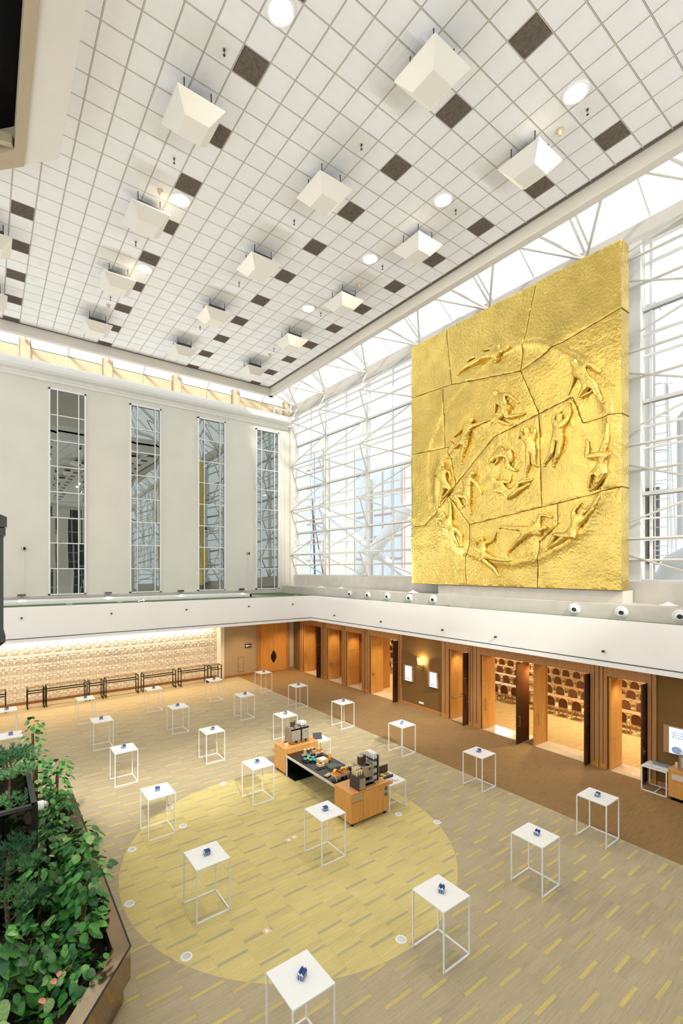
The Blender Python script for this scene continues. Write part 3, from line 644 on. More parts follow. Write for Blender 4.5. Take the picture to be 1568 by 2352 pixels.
tower('wide blue glazed office front beside the gold relief', 50, 856, 928, 22.5, 3, 6)
tower('pale concrete stair tower next to the gold relief edge', 50, 930, 960, 23.5, 0, 10)
def pt(px, py, X):
    y = yat(px, X); f = .5758*X+.8176*y; return (X, y, 7.15+(1307.2-py)*f/1063.9)
tag(MB().cyl(pt(940, 1160, 38), pt(858, 1265, 38), .75, 14).cyl(pt(858, 1265, 38), pt(805, 1345, 38), .6, 14).build('canopy_strut', 'out_steel', auto=40), 'thick white diagonal strut outside left of the gold relief', 'strut')
tag(MB().cyl(pt(725, 1160, 40), pt(958, 1343, 40), .45, 12).build('canopy_strut', 'out_steel', auto=40), 'grey diagonal strut crossing behind the thick white strut', 'strut')
tag(MB().cyl(pt(717, 1145, 42), pt(727, 1443, 42), .12, 8).cyl(pt(713, 1145, 42), pt(762, 1443, 42), .08, 8).build('stay_cable', 'dark_grey'), 'dark stay cables outside the second glass bay', 'cable')
ms = thing('ladder_mast', 'grey steel mast with caged ladder outside right of the relief', 'mast', (26, 8.85, 0))
MB().box(-.2, -.32, 5, .5, .32, 19.6).build('mast', 'out_steel', ms); MB().box(-.25, -.36, 19.6, .55, .36, 19.75).build('mast_cap', 'out_steel', ms)
for s in (-.25, .25): MB().box(-.75, s-.75, 5, -.70, s-.70, 15.5).build('ladder_rail', 'out_steel', ms)
for k in range(24): MB().cyl((-.72, -1.0, 5.2+k*.43), (-.72, -.47, 5.2+k*.43), .02, 6).build('rung', 'out_steel', ms)
for k in range(7):
    z = 6.5+k*1.5; MB().tube([(-.72+.55*math.sin(a)*-1, -.73+.42*math.cos(a), z) for a in [PI*i/8 for i in range(9)]], .03, 6).build('cage_hoop', 'out_steel', ms)
MB().box(-.3, -.5, 7.4, -.2, .4, 11).build('louvre_box', 'dark_grey', ms)
for k, (a, b) in enumerate((((1532, 860), (1562, 1412)), ((1528, 880), (1549, 1412)))):
    tag(MB().cyl(pt(*a, 27), pt(*b, 27), .05, 6).build('stay_rod', 'out_steel'), ['thin steel stay rod farther right of the ladder mast', 'thin steel stay rod close right of the ladder mast'][k], 'rod')
dt = thing('vent_duct', 'curved white duct outside the lower right window', 'duct', (24, 6.6, 0))
MB().tube([(0, .9, 5.0), (0, .9, 6.6), (0, .6, 7.3), (0, -.2, 7.8), (0, -2, 7.9)], .55, 14).build('duct_body', 'out_steel', dt, auto=40)
tag(MB().tube([(24.2, 5.3, 14.2), (24.2, 6.4, 14.3), (24.2, 7.0, 13.6), (24.2, 7.0, 8.6)], .22, 12).build('elbow_pipe', 'out_steel', auto=40), 'silver elbow pipe outside beside the ladder cage', 'pipe')
for k, (px, w_, h_) in enumerate(((1560, 60, 9), (900, 80, 7), (705, 70, 8))):
    p = pt(px, 1310, 260); mb = MB()
    for j in range(14): mb.ball((random.uniform(-6, 6), random.uniform(-w_/2, w_/2), random.uniform(2, h_)), random.uniform(3, 6), 8, 5)
    tag(mb.build('tree_row', 'out_tree', loc=(260, p[1], -2), smooth=True), ['hazy tree line far outside right of the relief', 'hazy tree line far outside left of the relief', 'hazy tree line far outside the first bay'][k], 'trees', kind='stuff')
# ------------------------------------------------------------------ door wall under the right balcony
DX = 18.15; DB = 19.1
OPEN = [(24.67, 26.77), (22.48, 24.0), (20.6, 22.05), (17.68, 19.92), (13.24, 14.33), (8.0, 12.6), (6.21, 7.44)]     # clear openings (y0, y1)
FRM = [(24.45, 27.16), (22.31, 24.37), (20.37, 22.29), (17.43, 20.30), (13.02, 14.75), (7.71, 12.99), (5.96, 7.69)]   # outer edges of the wooden frames
ZT = 3.33
dw = MB()
edges = [28.05]+[v for o in OPEN for v in (o[1], o[0])]+[-9]
for k in range(0, len(edges), 2): dw.box(DX+.02, edges[k+1], -.3, DB, edges[k], 3.9)
for o in OPEN: dw.box(DX+.02, o[0], ZT, DB, o[1], 3.9)
dwo = dw.build('wall_right_lower', 'brown_fabric'); tag(dwo, 'brown fabric wall with wooden doorways under the right balcony', None, None, 'structure')
MB().box(DX-.01, 14.75, 0, DX+.03, 17.43, .16).build('baseboard', 'wood_frame', dwo, bevel=.006)
MB().box(DX-.01, -9, 0, DX+.03, 5.96, .16).build('baseboard', 'wood_frame', dwo, bevel=.006)
def door_leaf(par, w, hgt, name='door_leaf', mat='wood_leaf', bar=None, pull=None, lever=None):
    """leaf in local frame: hinge at origin, runs along +X, thickness along Y (-.025..+.025), visible face -Y"""
    o = MB().box(0, -.025, .02, w, .025, hgt).build(name, mat, par, bevel=.004)
    for z in (1.05, 2.15): MB().box(0.01, -.0275, z, w-.01, -.0245, z+.012).build('panel_line', 'wood_frame', o)
    if bar: MB().cyl((.08, -.09, 1.05), (w-.08, -.09, 1.05), .022, 8).box(.06, -.10, 1.0, .12, -.02, 1.10).box(w-.12, -.10, 1.0, w-.06, -.02, 1.10).build('push_bar', 'gold_frame', o)
    if pull: MB().tube([(pull, -.03, .85), (pull, -.10, .85), (pull, -.10, 1.35), (pull, -.03, 1.35)], .018, 6).build('pull_handle', 'gold_frame', o)
    if lever: MB().box(lever-.025, -.035, .98, lever+.025, -.02, 1.2).box(lever-.02, -.075, 1.1, lever+.13, -.05, 1.125).build('lever_handle', 'chrome', o)
    return o
dl = ['first wooden doorway from the far corner', 'second wooden doorway from the far corner', 'third wooden doorway from the far corner', 'open wooden doorway left of the wall sconce', 'narrow wooden doorway right of the two small screens', 'wide double wooden doorway into the ballroom', 'wooden doorway beside the small glass table']
for i, ((a, b), (fa, fb)) in enumerate(zip(OPEN, FRM)):
    d = struct('door_%d' % (i+1), dl[i])
    MB().box(DX-.06, b, 0, DX+.04, fb, 3.78).build('jamb', 'wood_frame', d, bevel=.01)
    MB().box(DX-.06, fa, 0, DX+.04, a, 3.78).build('jamb', 'wood_frame', d, bevel=.01)
    MB().box(DX-.06, a, ZT, DX+.04, b, 3.78).build('head', 'wood_frame', d, bevel=.01)
    MB().box(DX-.075, b+.02, 0, DX-.05, fb, .18).box(DX-.075, fa, 0, DX-.05, a-.02, .18).build('plinth_block', 'wood', d)
    MB().box(DX-.07, (b+fb)/2-.01, .18, DX-.058, (b+fb)/2+.01, 3.78).box(DX-.07, (a+fa)/2-.01, .18, DX-.058, (a+fa)/2+.01, 3.78).build('groove', 'bark', d)
    MB().box(DX+.04, b-.02, 0, DB, b, ZT).build('lining', 'wood', d); MB().box(DX+.04, a, 0, DB, a+.02, ZT).build('lining', 'wood', d)
    MB().box(DX+.04, a, ZT-.02, DB, b, ZT).build('lining', 'wood', d)
    MB().box(DX-.03, a, 0, DB+.02, b, .006).build('threshold', 'marble', d)
    lw = .93
    def leaf_at(y, flip, **k):
        h = bpy.data.objects.new('door_hinge', None); return h
    # far leaf, folded back into the doorway: its face looks towards the viewer
    lf = door_leaf(d, lw, ZT-.03, bar=(i in (1, 4)), pull=(.12 if i in (0, 5) else None), lever=(.1 if i == 3 else None))
    lf.location = (DX-.02, b-.08, 0)
    if i not in (1, 2):
        nl = door_leaf(d, lw, ZT-.03, mat='wood_shaded', lever=(.1 if i == 6 else None)); nl.location = (DX-.36, a+.06, 0)  # near leaf: shade on its face is put into the darker wood colour
        MB().prism([(.10+.11*math.sin(t)*(.2 if math.sin(t) < 0 else 1), 1.1+.35*math.cos(t)) for t in [2*PI*q/16 for q in range(16)]], -.032, -.0255, 'y').build('dark_inlay', 'black_metal', nl)
    if i == 5:                                  # meeting post with two more leaves
        MB().box(DX-.05, 10.12, 0, DX+.9, 10.16, ZT-.03).build('middle_leaf', 'wood_leaf', d, bevel=.004)
        MB().box(DX-.5, 10.60, 0.02, DX+.42, 10.64, ZT-.03).build('middle_leaf', 'wood_shaded', d, bevel=.004)  # shaded face, painted in the same darkened wood
        MB().box(DX+.86, 10.10, 0, DX+.95, 10.66, ZT).build('middle_post', 'wood', d)
        MB().tube([(DX+.12, 10.08, .85), (DX+.12, 10.02, .85), (DX+.12, 10.02, 1.3), (DX+.12, 10.08, 1.3)], .02, 6).build('pull_handle', 'gold_frame', d)
        MB().tube([(DX-.40, 10.60, .75), (DX-.40, 10.53, .75), (DX-.40, 10.53, 1.15), (DX-.40, 10.60, 1.15)], .02, 6).build('pull_handle', 'chrome', d)
        MB().box(DX-.03, 10.16, 0, DX+.86, 10.60, .012).build('threshold_mat', 'bark', d)
    dwn = lamp('downlight_lamp', 'SPOT', (DX+.42, (a+b)/2, ZT-.05), 60*(b-a), (1, .79, .52), d, None, .08, spot=(130, .9))
# closed lobbies behind the first three doorways
lb = MB().box(19.95, 20.3, -.3, 20.05, 27.2, 3.9).box(DB, 24.2, -.3, 20, 24.5, 3.9).box(DB, 22.15, -.3, 20, 22.4, 3.9).box(DB, 20.2, -.3, 20, 20.45, 3.9).box(DB, 26.9, -.3, 20, 27.2, 3.9).build('wall_lobby', 'wood'); tag(lb, 'wood panelled lobbies behind the far doorways', None, None, 'structure')
# left double door
d8 = struct('door_8', 'closed wooden double door with lens-shaped dark handle in the left wall')
x0, x1 = 15.15, 17.75; Yd = 28.05
MB().box(x0, Yd-.1, 0, x0+.25, Yd, 3.6).build('jamb', 'wood_frame', d8, bevel=.01); MB().box(x1-.25, Yd-.1, 0, x1, Yd, 3.6).build('jamb', 'wood_frame', d8, bevel=.01); MB().box(x0, Yd-.1, 3.4, x1, Yd, 3.7).build('head', 'wood_frame', d8, bevel=.01)
xm = (x0+x1)/2
for s, (a, b) in enumerate(((x0+.25, xm-.006), (xm+.006, x1-.25))):
    lf = MB().box(a, Yd-.05, .02, b, Yd-.005, 3.38).build('door_leaf', 'wood_leaf', d8, bevel=.004)
    sg = -1 if s == 0 else 1
    MB().prism([(xm+sg*.22*math.sin(PI*t/10)**1.0, 1.05-.45+.9*t/10) for t in range(11)], Yd-.06, Yd-.045, 'y').build('lens_plate', 'black_metal', lf)
    MB().tube([(xm+sg*.07, Yd-.06, .8), (xm+sg*.07, Yd-.13, .85), (xm+sg*.07, Yd-.13, 1.25), (xm+sg*.07, Yd-.06, 1.3)], .014, 6).build('pull_handle', 'bronze', lf)
MB().box(17.8, Yd-.02, .16, 18.1, Yd, 3.7).build('side_panel', 'concrete_pale', d8)
sg = tag(MB().box(14.25, 28.0, 1.86, 14.72, 28.05, 2.12).build('wall_sign', 'dark_grey'), 'small dark wall sign left of the closed double door', 'sign')
MB().box(14.30, 27.99, 1.93, 14.42, 28.0, 2.05).box(14.45, 27.99, 1.93, 14.50, 28.0, 2.05).box(14.54, 27.99, 1.97, 14.68, 28.0, 2.01).build('sign_marks', 'white_gloss', sg)
ht = thing('wall_hatch', 'flush taupe access hatch low on the wall by the double door', 'hatch', (13.95, 28.05, 0))
MB().box(-.19, -.012, .30, .19, 0, 1.25).build('hatch_door', 'taupe_wall', ht, bevel=.004); MB().box(-.21, -.006, .28, .21, 0, 1.27).build('hatch_gap', 'bark', ht); MB().cyl((-.14, -.03, .7), (-.14, 0, .7), .02, 8).build('hatch_lock', 'chrome', ht)
# ------------------------------------------------------------------ sconce, screens and sockets on the brown panel
sc = thing('wall_sconce', 'lit wall sconce with half-drum shade between two small screens', 'wall lamp', (DX, 16.0, 2.1))
hs = MB(); N = 12
for r_, z in ((.24, .22), (.27, .50)):
    for k in range(N+1): a = PI/2+PI*k/N; hs.v.append((r_*math.cos(a)-.03, r_*math.sin(a), z))
for k in range(N): hs.f.append((k, k+1, N+1+k+1, N+1+k))
hs.build('lamp_shade', 'shade_glow', sc, smooth=True)
MB().tube([(-.02, 0, -.05), (-.10, .05, .05), (-.06, -.05, .14), (-.10, .0, .22), (-.10, 0, .30)], .014, 6).tube([(-.02, 0, .02), (-.09, -.06, .1), (-.05, .05, .2)], .012, 6).build('twisted_arm', 'chrome', sc, smooth=True)
MB().cyl((0,0,.02), (-.03,0,.02), .06, 12).build('wall_plate', 'chrome', sc)
MB().ball((-.12, 0, .36), .05, 8, 6).build('bulb', 'lamp_glow', sc)
lamp('sconce_light', 'POINT', (-.13, 0, .40), 70, (1, .74, .40), sc, None, .05)
def screen(label, y, z0, z1, w, text=True):
    t = thing('info_screen', label, 'screen', (DX, y, 0))
    MB().box(-.06, -w/2-.04, z0-.02, 0, w/2+.16, z1+.02).build('backboard', 'screen_back', t)
    MB().box(-.11, -w/2, z0, -.06, w/2, z1).build('bezel', 'silver_edge', t)
    s = MB().box(-.115, -w/2+.015, z0+.015, -.11, w/2-.015, z1-.015).build('display', 'glow_screen', t)
    def txt(body, yy, zz, size):
        cu = bpy.data.curves.new('lettering', 'FONT'); cu.body = body; cu.size = size; cu.extrude = .0005
        o = bpy.data.objects.new('lettering_tmp', cu); COL.objects.link(o)
        dg = bpy.context.evaluated_depsgraph_get(); me = bpy.data.meshes.new_from_object(o.evaluated_get(dg)); bpy.data.objects.remove(o)
        me.materials.append(MATS['screen_ink']); link('lettering', me, s, (-.1165, yy, zz), (PI/2, 0, -PI/2))
    l_ = w/2-.05
    txt('Welcome to', l_, z0+(z1-z0)*.80, w*.07); txt('Sheraton Brussels', l_-.04, z0+(z1-z0)*.70, w*.095); txt('Airport Hotel', l_-.04, z0+(z1-z0)*.60, w*.095)
    for k in range(3 if w > .5 else 2):
        c = l_-w*.14-k*w*.30
        MB().prism([(c+w*.12*math.cos(q*PI/8), z0+(z1-z0)*.16+w*.10*math.sin(q*PI/8)) for q in range(16)], -.1168, -.1155, 'x').build('round_picture', 'screen_pic', s)
screen('small lit upright screen left of the wall sconce', 16.87, 1.31, 2.10, .46); screen('small lit upright screen right of the wall sconce', 15.24, 1.31, 2.05, .44); screen('large lit screen at the right edge above the coffee cabinet', 5.0, 1.22, 2.07, 1.2)
so = tag(MB().box(DX-.01, 15.95, .28, DX+.02, 16.25, .38).build('wall_socket', 'white_gloss', bevel=.004), 'white socket strip low on the brown panel under the sconce', 'socket')
# ------------------------------------------------------------------ ballroom beyond the doors
bf = MB().box(DB, -6, -.3, 46, 34, 0).build('floor_ballroom', 'ballroom_carpet'); tag(bf, 'golden carpet of the ballroom', None, None, 'structure')
bw = MB().box(44, -6, -.3, 44.3, 34, 5).box(DB, 33.7, -.3, 44, 34, 5).box(DB, -6, -.3, 44, -5.7, 5).build('wall_ballroom', 'beige_panel'); tag(bw, 'cream ballroom walls', None, None, 'structure')
cbm = MB().box(DB, -6, 4.8, 44, 34, 5.0).build('ceiling_ballroom', 'beam_paint'); tag(cbm, 'ballroom ceiling', None, None, 'structure')
# diamond trellis on the far ballroom wall
dm_ = MB()
for k in range(-12, 60):
    y = 16+k*.45; dm_.bar((43.95, y, .9), (43.95, y+1.8, 4.5), .05, .03); dm_.bar((43.95, y+1.8, .9), (43.95, y, 4.5), .05, .03)
tag(dm_.build('diamond_trellis', 'gold_frame', bw), kind='stuff')
for k, (x, y) in enumerate(((23, 20), (23, 10), (31, 20), (31, 8), (39, 22), (39, 12), (31, 28), (23, 4))):
    t = thing('ceiling_lamp', 'round glowing ballroom ceiling lamp', 'ceiling lamp', (x, y, 4.8), 0, 'ballroom ceiling lamps')
    MB().cyl((0,0,-.12), (0,0,0), .5, 20).build('diffuser', 'shade_glow', t); MB().lathe([(.5, -.14), (.55, -.14), (.55, 0), (.5, 0)], 20).build('rim', 'gold_frame', t)
    lamp('ceiling_lamp_light', 'AREA', (0, 0, -.16), 330, (1, .86, .66), t, None, 1.6, shape='DISK')
def make_chair():
    t = thing('banquet_chair', 'x', 'chair', (0,0,0))
    pts = [(-.19, .46), (-.22, .60), (-.215, .76), (-.15, .88), (0, .92), (.15, .88), (.215, .76), (.22, .60), (.19, .46)]     # oval back in the y,z plane at x=-.2 ; sitter looks to +x
    MB().prism([(y*.86, z*.97+.02) for y, z in pts], -.235, -.195, 'x').build('backrest', 'seat_fabric', t)
    MB().tube([(-.22+(.02 if z < .5 else -.02*(z-.5)), y, z) for y, z in pts], .021, 6).build('back_frame', 'gold_frame', t, smooth=True)
    MB().frus(-.22, -.23, .24, .23, .42, .50, 0, .03).build('seat', 'seat_cream', t)
    MB().box(-.22, -.22, .39, .23, .22, .42).build('seat_frame', 'gold_frame', t)
    for sx, sy in ((-1, -1), (-1, 1), (1, -1), (1, 1)): MB().bar((sx*.20, sy*.20, .4), (sx*.23-(.04 if sx < 0 else 0), sy*.22, 0), .032).build('leg', 'gold_frame', t)
    return t
def make_btable():
    t = thing('banquet_table', 'x', 'table')
    MB().box(-.25, -.9, .71, .25, .9, .75).build('table_top', 'table_brown', t, bevel=.008)
    for s in (-1, 1):
        MB().box(-.03, s*.7-.03, .05, .03, s*.7+.03, .71).build('leg', 'gold_frame', t); MB().box(-.25, s*.7-.03, 0, .25, s*.7+.03, .05).build('foot', 'gold_frame', t)
    return t
def seen_through(x, y):
    for z in (.1, .5, .9):
        s_ = DX/x; yy = y*s_; zz = 7.15+(z-7.15)*s_; s2 = DB/x; y2 = y*s2
        for i, (a, b) in enumerate(OPEN):
            if i < 3: continue
            if a+.02 < yy < b-.02 and a+.02 < y2 < b-.02 and zz < ZT-.05 and not (i == 5 and 10.0 < yy < 10.7): return i
    return None
nm = {3: 'the doorway left of the sconce', 4: 'the narrow doorway right of the screens', 5: 'the wide double doorway', 6: 'the doorway by the glass table'}
chs = []; bts = []
for r_ in range(14):
    xr = 23.0+r_*2.2
    if xr > 42.5: break
    for k in range(52):
        y = 2+k*.62
        hit = [h for h in [seen_through(xr+dx, y+dy) for dx, dy in ((0, 0), (0, .22), (0, -.22), (.2, .2), (-.2, -.2))] if h is not None]
        if len(hit) >= 2: chs.append((r_, hit[0], y, xr))
    for k in range(16):
        y = 3+k*1.86
        hit = [h for h in [seen_through(xr+.62, y+dy) for dy in (-.9, -.6, -.3, 0, .3, .6, .9)] if h is not None]
        if hit: bts.append((r_, hit[0], y, xr+.62))
def row_fill(lst, what, maker, jit):
    first = None
    for r_, h, y, xr in lst:
        left = sum(1 for q in lst if q[0] == r_ and q[1] == h and q[2] > y)
        lab = '%s, %s from left, %s ballroom row, through %s' % (what, ORD[min(left, 11)], ORD[min(r_, 11)], nm[h]); rz_ = random.uniform(-jit, jit)
        if first is None: first = maker(); first.location = (xr, y, 0); first.rotation_euler = (0, 0, rz_); tag(first, lab, None, what+'s in the ballroom')
        else: dup(first, (xr, y, 0), rz_, lab, what+'s in the ballroom')
row_fill(chs, 'banquet chair', make_chair, .12); row_fill(bts, 'banquet table', make_btable, 0)
# ------------------------------------------------------------------ ceiling fixtures
spk0 = None
sx_ = [.13, 3.70, 7.28, 10.85]; sy_ = [2.59, 6.18, 9.77, 13.36, 16.95, 20.54]
rown = ['at the left edge of the ceiling', 'nearest the left dark soffit', 'down the middle of the ceiling', 'beside the glass-wall beam']
def nvis(x, y, z, m=60):
    d = .5758*x+.8176*y; r = .8176*x-.5758*y
    if d < .5: return False
    px = 716+1063.9*r/d; py = 1307.2-1063.9*(z-7.15)/d
    return -m < px < 1568+m and -m < py < 2352+m
for a, x in enumerate(sx_):
    vis = [y for y in sy_ if nvis(x, y, 17.0) and not (a == 0 and y < 14)]
    for q, y in enumerate(vis[::-1]):
        lab = 'white pyramid speaker, %s from far end, row %s' % (ORD[q], rown[a])
        if spk0 is None:
            spk0 = thing('ceiling_speaker', lab, 'speaker', (x, y, 17.0), 0, 'pyramid speakers under the ceiling')
            MB().frus(-.525, -.525, .525, .525, -.28, 0, .255, 0).box(-.525, -.525, 0, .525, .525, .03).build('housing', 'speaker_white', spk0, bevel=.006)
            for ax_, ay_ in ((-.3, .3), (.3, .3), (-.3, -.3), (.3, -.3)): MB().cyl((ax_, ay_, .03), (ax_, ay_, .45), .013, 6).build('hanger', 'dark_grey', spk0)
            MB().box(-.32, -.32, .03, .32, .32, .24).build('mounting_box', 'dark_grey', spk0)
        else: dup(spk0, (x, y, 17.0), 0, lab)
dl0 = None
for a, (x, ysx) in enumerate(((10.42, (4.9, 8.45, 11.44, 15.02)), (4.45, (7.31, 12.66, 16.27)))):
    for q, y in enumerate(ysx[::-1]):
        lab = 'glowing round ceiling downlight, %s from the far end, %s' % (ORD[q], ['in the row near the glass wall', 'in the row near the left soffit'][a])
        if dl0 is None:
            dl0 = thing('ceiling_downlight', lab, 'downlight', (x, y, CZ), 0, 'round downlights in the ceiling')
            MB().lathe([(.22, -.03), (.25, -.035), (.27, -.02), (.27, .02), (.22, .02), (.22, -.03)], 24, caps=False).build('rim', 'white_gloss', dl0, auto=40)
            MB().cyl((0,0,-.025), (0,0,.0), .215, 24).build('lens', 'lamp_glow', dl0)
            lamp('downlight_lamp', 'AREA', (0, 0, -.05), 110, (1, .88, .68), dl0, None, .42, shape='DISK')
        else: dup(dl0, (x, y, CZ), 0, lab)
sp0 = None
for a, (x, yss) in enumerate(((3.86, (8.49, 11.47, 15.09, 18.7)), (7.44, (8.48, 11.47, 15.1, 18.8)), (11.0, (4.92, 8.47, 11.46, 15.0, 18.7)))):
    for q, y in enumerate(yss[::-1]):
        lab = 'small dark ceiling sprinkler, %s from the far end in the %s line' % (ORD[q], ['left', 'middle', 'right'][a])
        if sp0 is None:
            sp0 = thing('sprinkler', lab, 'sprinkler', (x, y, CZ), 0, 'sprinklers in the ceiling')
            MB().cyl((0,0,0), (0,0,-.05), .022, 8).cyl((0,0,-.05), (0,0,-.13), .009, 6).cyl((0,0,-.13), (0,0,-.14), .028, 8).build('sprinkler_head', 'dark_grey', sp0)
            MB().cyl((0,0,0), (0,0,-.012), .05, 12).build('escutcheon', 'speaker_white', sp0)
        else: dup(sp0, (x, y, CZ), 0, lab)
dt0 = None
for x, y, lab in ((3.88, 12.68, 'smoke detector by the second left downlight'), (11.0, 5.53, 'smoke detector nearest the glass-wall beam corner'), (3.92, 19.34, 'smoke detector at the far left of the ceiling'), (11.03, 12.69, 'smoke detector midway along the glass-wall side'), (11.12, 19.32, 'smoke detector at the far right of the ceiling')):
    lab = 'cream '+lab
    if dt0 is None:
        dt0 = thing('smoke_detector', lab, 'detector', (x, y, CZ), 0, 'smoke detectors on the ceiling')
        MB().lathe([(.001, -.13), (.035, -.13), (.04, -.09), (.06, -.07), (.065, -.02), (.08, 0)], 14).build('detector_body', 'beige_panel', dt0, smooth=True)
    else: dup(dt0, (x, y, CZ), 0, lab)
# dropped soffit with a black void at the upper left
sf = thing('ceiling_soffit', 'dropped cream soffit box with a black void at the upper left', 'soffit', (0, 0, 0))
MB().prism([(.74, 4.0), (1.38, 4.0), (1.38, 12.10), (.74, 12.72)], 16.6, CZ, 'z').build('soffit_board', 'beam_paint', sf)
MB().prism([(.53, 4.0), (.74, 4.0), (.74, 12.72), (-1.5, 14.9), (-1.5, 14.6), (.53, 12.35)], 16.56, 17.2, 'z').build('stucco_rim', 'stucco', sf)
MB().bar((.50, 12.3, 16.7), (-1.4, 13.0, 16.9), .14, .2).build('cross_bar', 'stucco', sf)
MB().prism([(-1.6, 4.0), (.6, 4.0), (.6, 12.3), (-1.6, 14.4)], 17.1, 17.2, 'z').build('void_lining', 'black', sf)
# ------------------------------------------------------------------ things on the balconies
fl0 = None; FLOOD = 1700
for q, x in enumerate((1.63, 6.09, 10.59, 15.04)):
    lab = 'small grey floodlight at the foot of the cream wall, %s from the left' % ORD[q]
    if fl0 is None:
        fl0 = thing('floodlight', lab, 'floodlight', (x, 30.12, 5.62), 0, 'floodlights along the cream wall')
        MB().box(-.22, -.05, .02, .22, .08, .16).build('lamp_body', 'steel', fl0, bevel=.01); MB().box(-.20, -.055, .04, .20, -.048, .14).build('lens', 'dark_grey', fl0); MB().box(-.03, -.02, -.02, .03, .06, .03).build('foot', 'dark_grey', fl0)
        lamp('floodlight_beam', 'SPOT', (0, -.08, .1), FLOOD, (.93, .97, 1), fl0, Vector((0, -.78, .62)).to_track_quat('-Z', 'Y').to_euler(), .12, spot=(112, .8))
    else: dup(fl0, (x, 30.12, 5.62), 0, lab)
# unseen copies added along the back wall as fill to brighten the ceiling
for q, x in enumerate((1.63, 6.09, 10.59, 15.04)):
    dup(fl0, (x, -8.6, 5.62), PI, 'added unseen fill floodlight at the foot of the back wall, %s from the corner' % ORD[q])
wbk = MB().box(-10, -9, 3.8, 20.4, -7.2, 5.62).build('balcony_back', 'wall_white'); tag(wbk, 'white balcony behind the viewpoint', None, None, 'structure')
for q, x in enumerate((1.75, 15.74)):
    t = thing('wall_camera', ['small dark camera on a conduit left of the first mirrored window', 'small dark camera on a conduit left of the last mirrored window'][q], 'camera', (x, 30.5, 8.3), 0, 'cameras on conduits')
    MB().box(-.08, -.16, -.09, .08, 0, .09).build('camera_body', 'steel', t, bevel=.01); MB().box(-.03, -.165, -.07, .07, -.158, .07).build('camera_face', 'black', t); MB().cyl((0, -.03, -.09), (0, -.03, -2.65), .018, 6).build('conduit', 'white_paint', t)
tr = thing('light_trough', 'long white trough lying on the green balcony deck', 'trough', (0, 0, 5.37))
MB().box(-9, 27.0, 0, 14.2, 27.12, .16).box(-9, 28.6, 0, 14.2, 28.72, .16).box(14.08, 27.0, 0, 14.2, 28.72, .16).build('trough_rim', 'white_gloss', tr); MB().box(-9, 27.12, 0, 14.08, 28.6, .03).build('trough_bed', 'white_paint', tr)
sp_ = thing('spotlight', 'lit chrome spotlight standing on the left balcony edge', 'spotlight', (6.55, 25.2, 5.41))
MB().cyl((0, 0, .02), (.28, -.02, .10), .07, 12).build('spot_body', 'chrome', sp_, auto=40); MB().cyl((.28, -.02, .10), (.30, -.02, .106), .06, 12).build('lens', 'lamp_glow', sp_); MB().cyl((0,0,-.04), (0,0,.02), .03, 8).build('foot', 'dark_grey', sp_)
lamp('spot_light', 'POINT', (.36, -.02, .14), 8, (1, .85, .6), sp_, None, .04)
cl0 = None
for q, (x, y, l_) in enumerate(((3.3, 24.95, 'left balcony edge near the black lantern'), (5.6, 24.95, 'left balcony edge beside the spotlight'), (12.9, 24.95, 'left balcony edge below the third mirrored window'), (16.3, 24.95, 'left balcony edge close to the corner'), (17.55, 19.2, 'right balcony edge under the last air nozzle row'), (17.55, 14.0, 'right balcony edge under the gold plinth'), (17.55, 6.8, 'right balcony edge near the right border'))):
    lab = 'small grey wire clip on the '+l_
    if cl0 is None:
        cl0 = thing('wire_clip', lab, 'clip', (x, y, 5.41), 0, 'wire clips on the balcony edge')
        MB().cyl((0,0,-.04), (0,0,.07), .015, 6).box(-.12, -.015, .05, .12, .015, .075).box(-.12, -.015, .02, -.10, .015, .06).box(.10, -.015, .02, .12, .015, .06).build('clip_body', 'steel', cl0)
    else: dup(cl0, (x, y, 5.41), PI/2 if y < 24 else 0, lab)
# ------------------------------------------------------------------ black consoles by the relief wall
cons = [(-.9, .85, 1.08), (1.71, 2.5, 1.06), (2.55, 4.47, 1.08), (4.58, 5.32, 1.04), (5.42, 7.2, 1.08), (7.44, 9.37, 1.08), (9.65, 11.41, 1.08), (11.57, 12.33, 1.04)]
for q, (a, b, h_) in enumerate(cons):
    t = thing('console_frame', 'black metal console with glass top by the petal wall, %s from the left' % ORD[q], 'console', ((a+b)/2, 27.75, 0), 0, 'black consoles along the petal wall')
    L = (b-a)/2
    for s in (-1, 1):
        x = s*(L-.03)
        MB().box(x-.022, -.28, 0.06, x+.022, -.23, h_).box(x-.022, .23, 0.06, x+.022, .28, h_).box(x-.022, -.28, h_-.05, x+.022, .28, h_).box(x-.022, -.28, .06, x+.022, .28, .11).build('end_frame', 'black_metal', t)
        MB().cyl((x, -.26, 0.035), (x+.03, -.26, .035), .035, 8).cyl((x, .26, .035), (x+.03, .26, .035), .035, 8).build('castors', 'black', t)
    for y in (-.26, .26): MB().box(-L+.03, y-.018, h_-.26, L-.03, y+.018, h_-.21).build('rail', 'black_metal', t)
    MB().box(-L, -.3, h_, L, .3, h_+.014).build('glass_top', 'smoke_glass', t)
    for y in (-.28, .28): MB().box(-L, y-.008, h_+.014, L, y+.008, h_+.02).build('glass_edge', 'silver_edge', t)
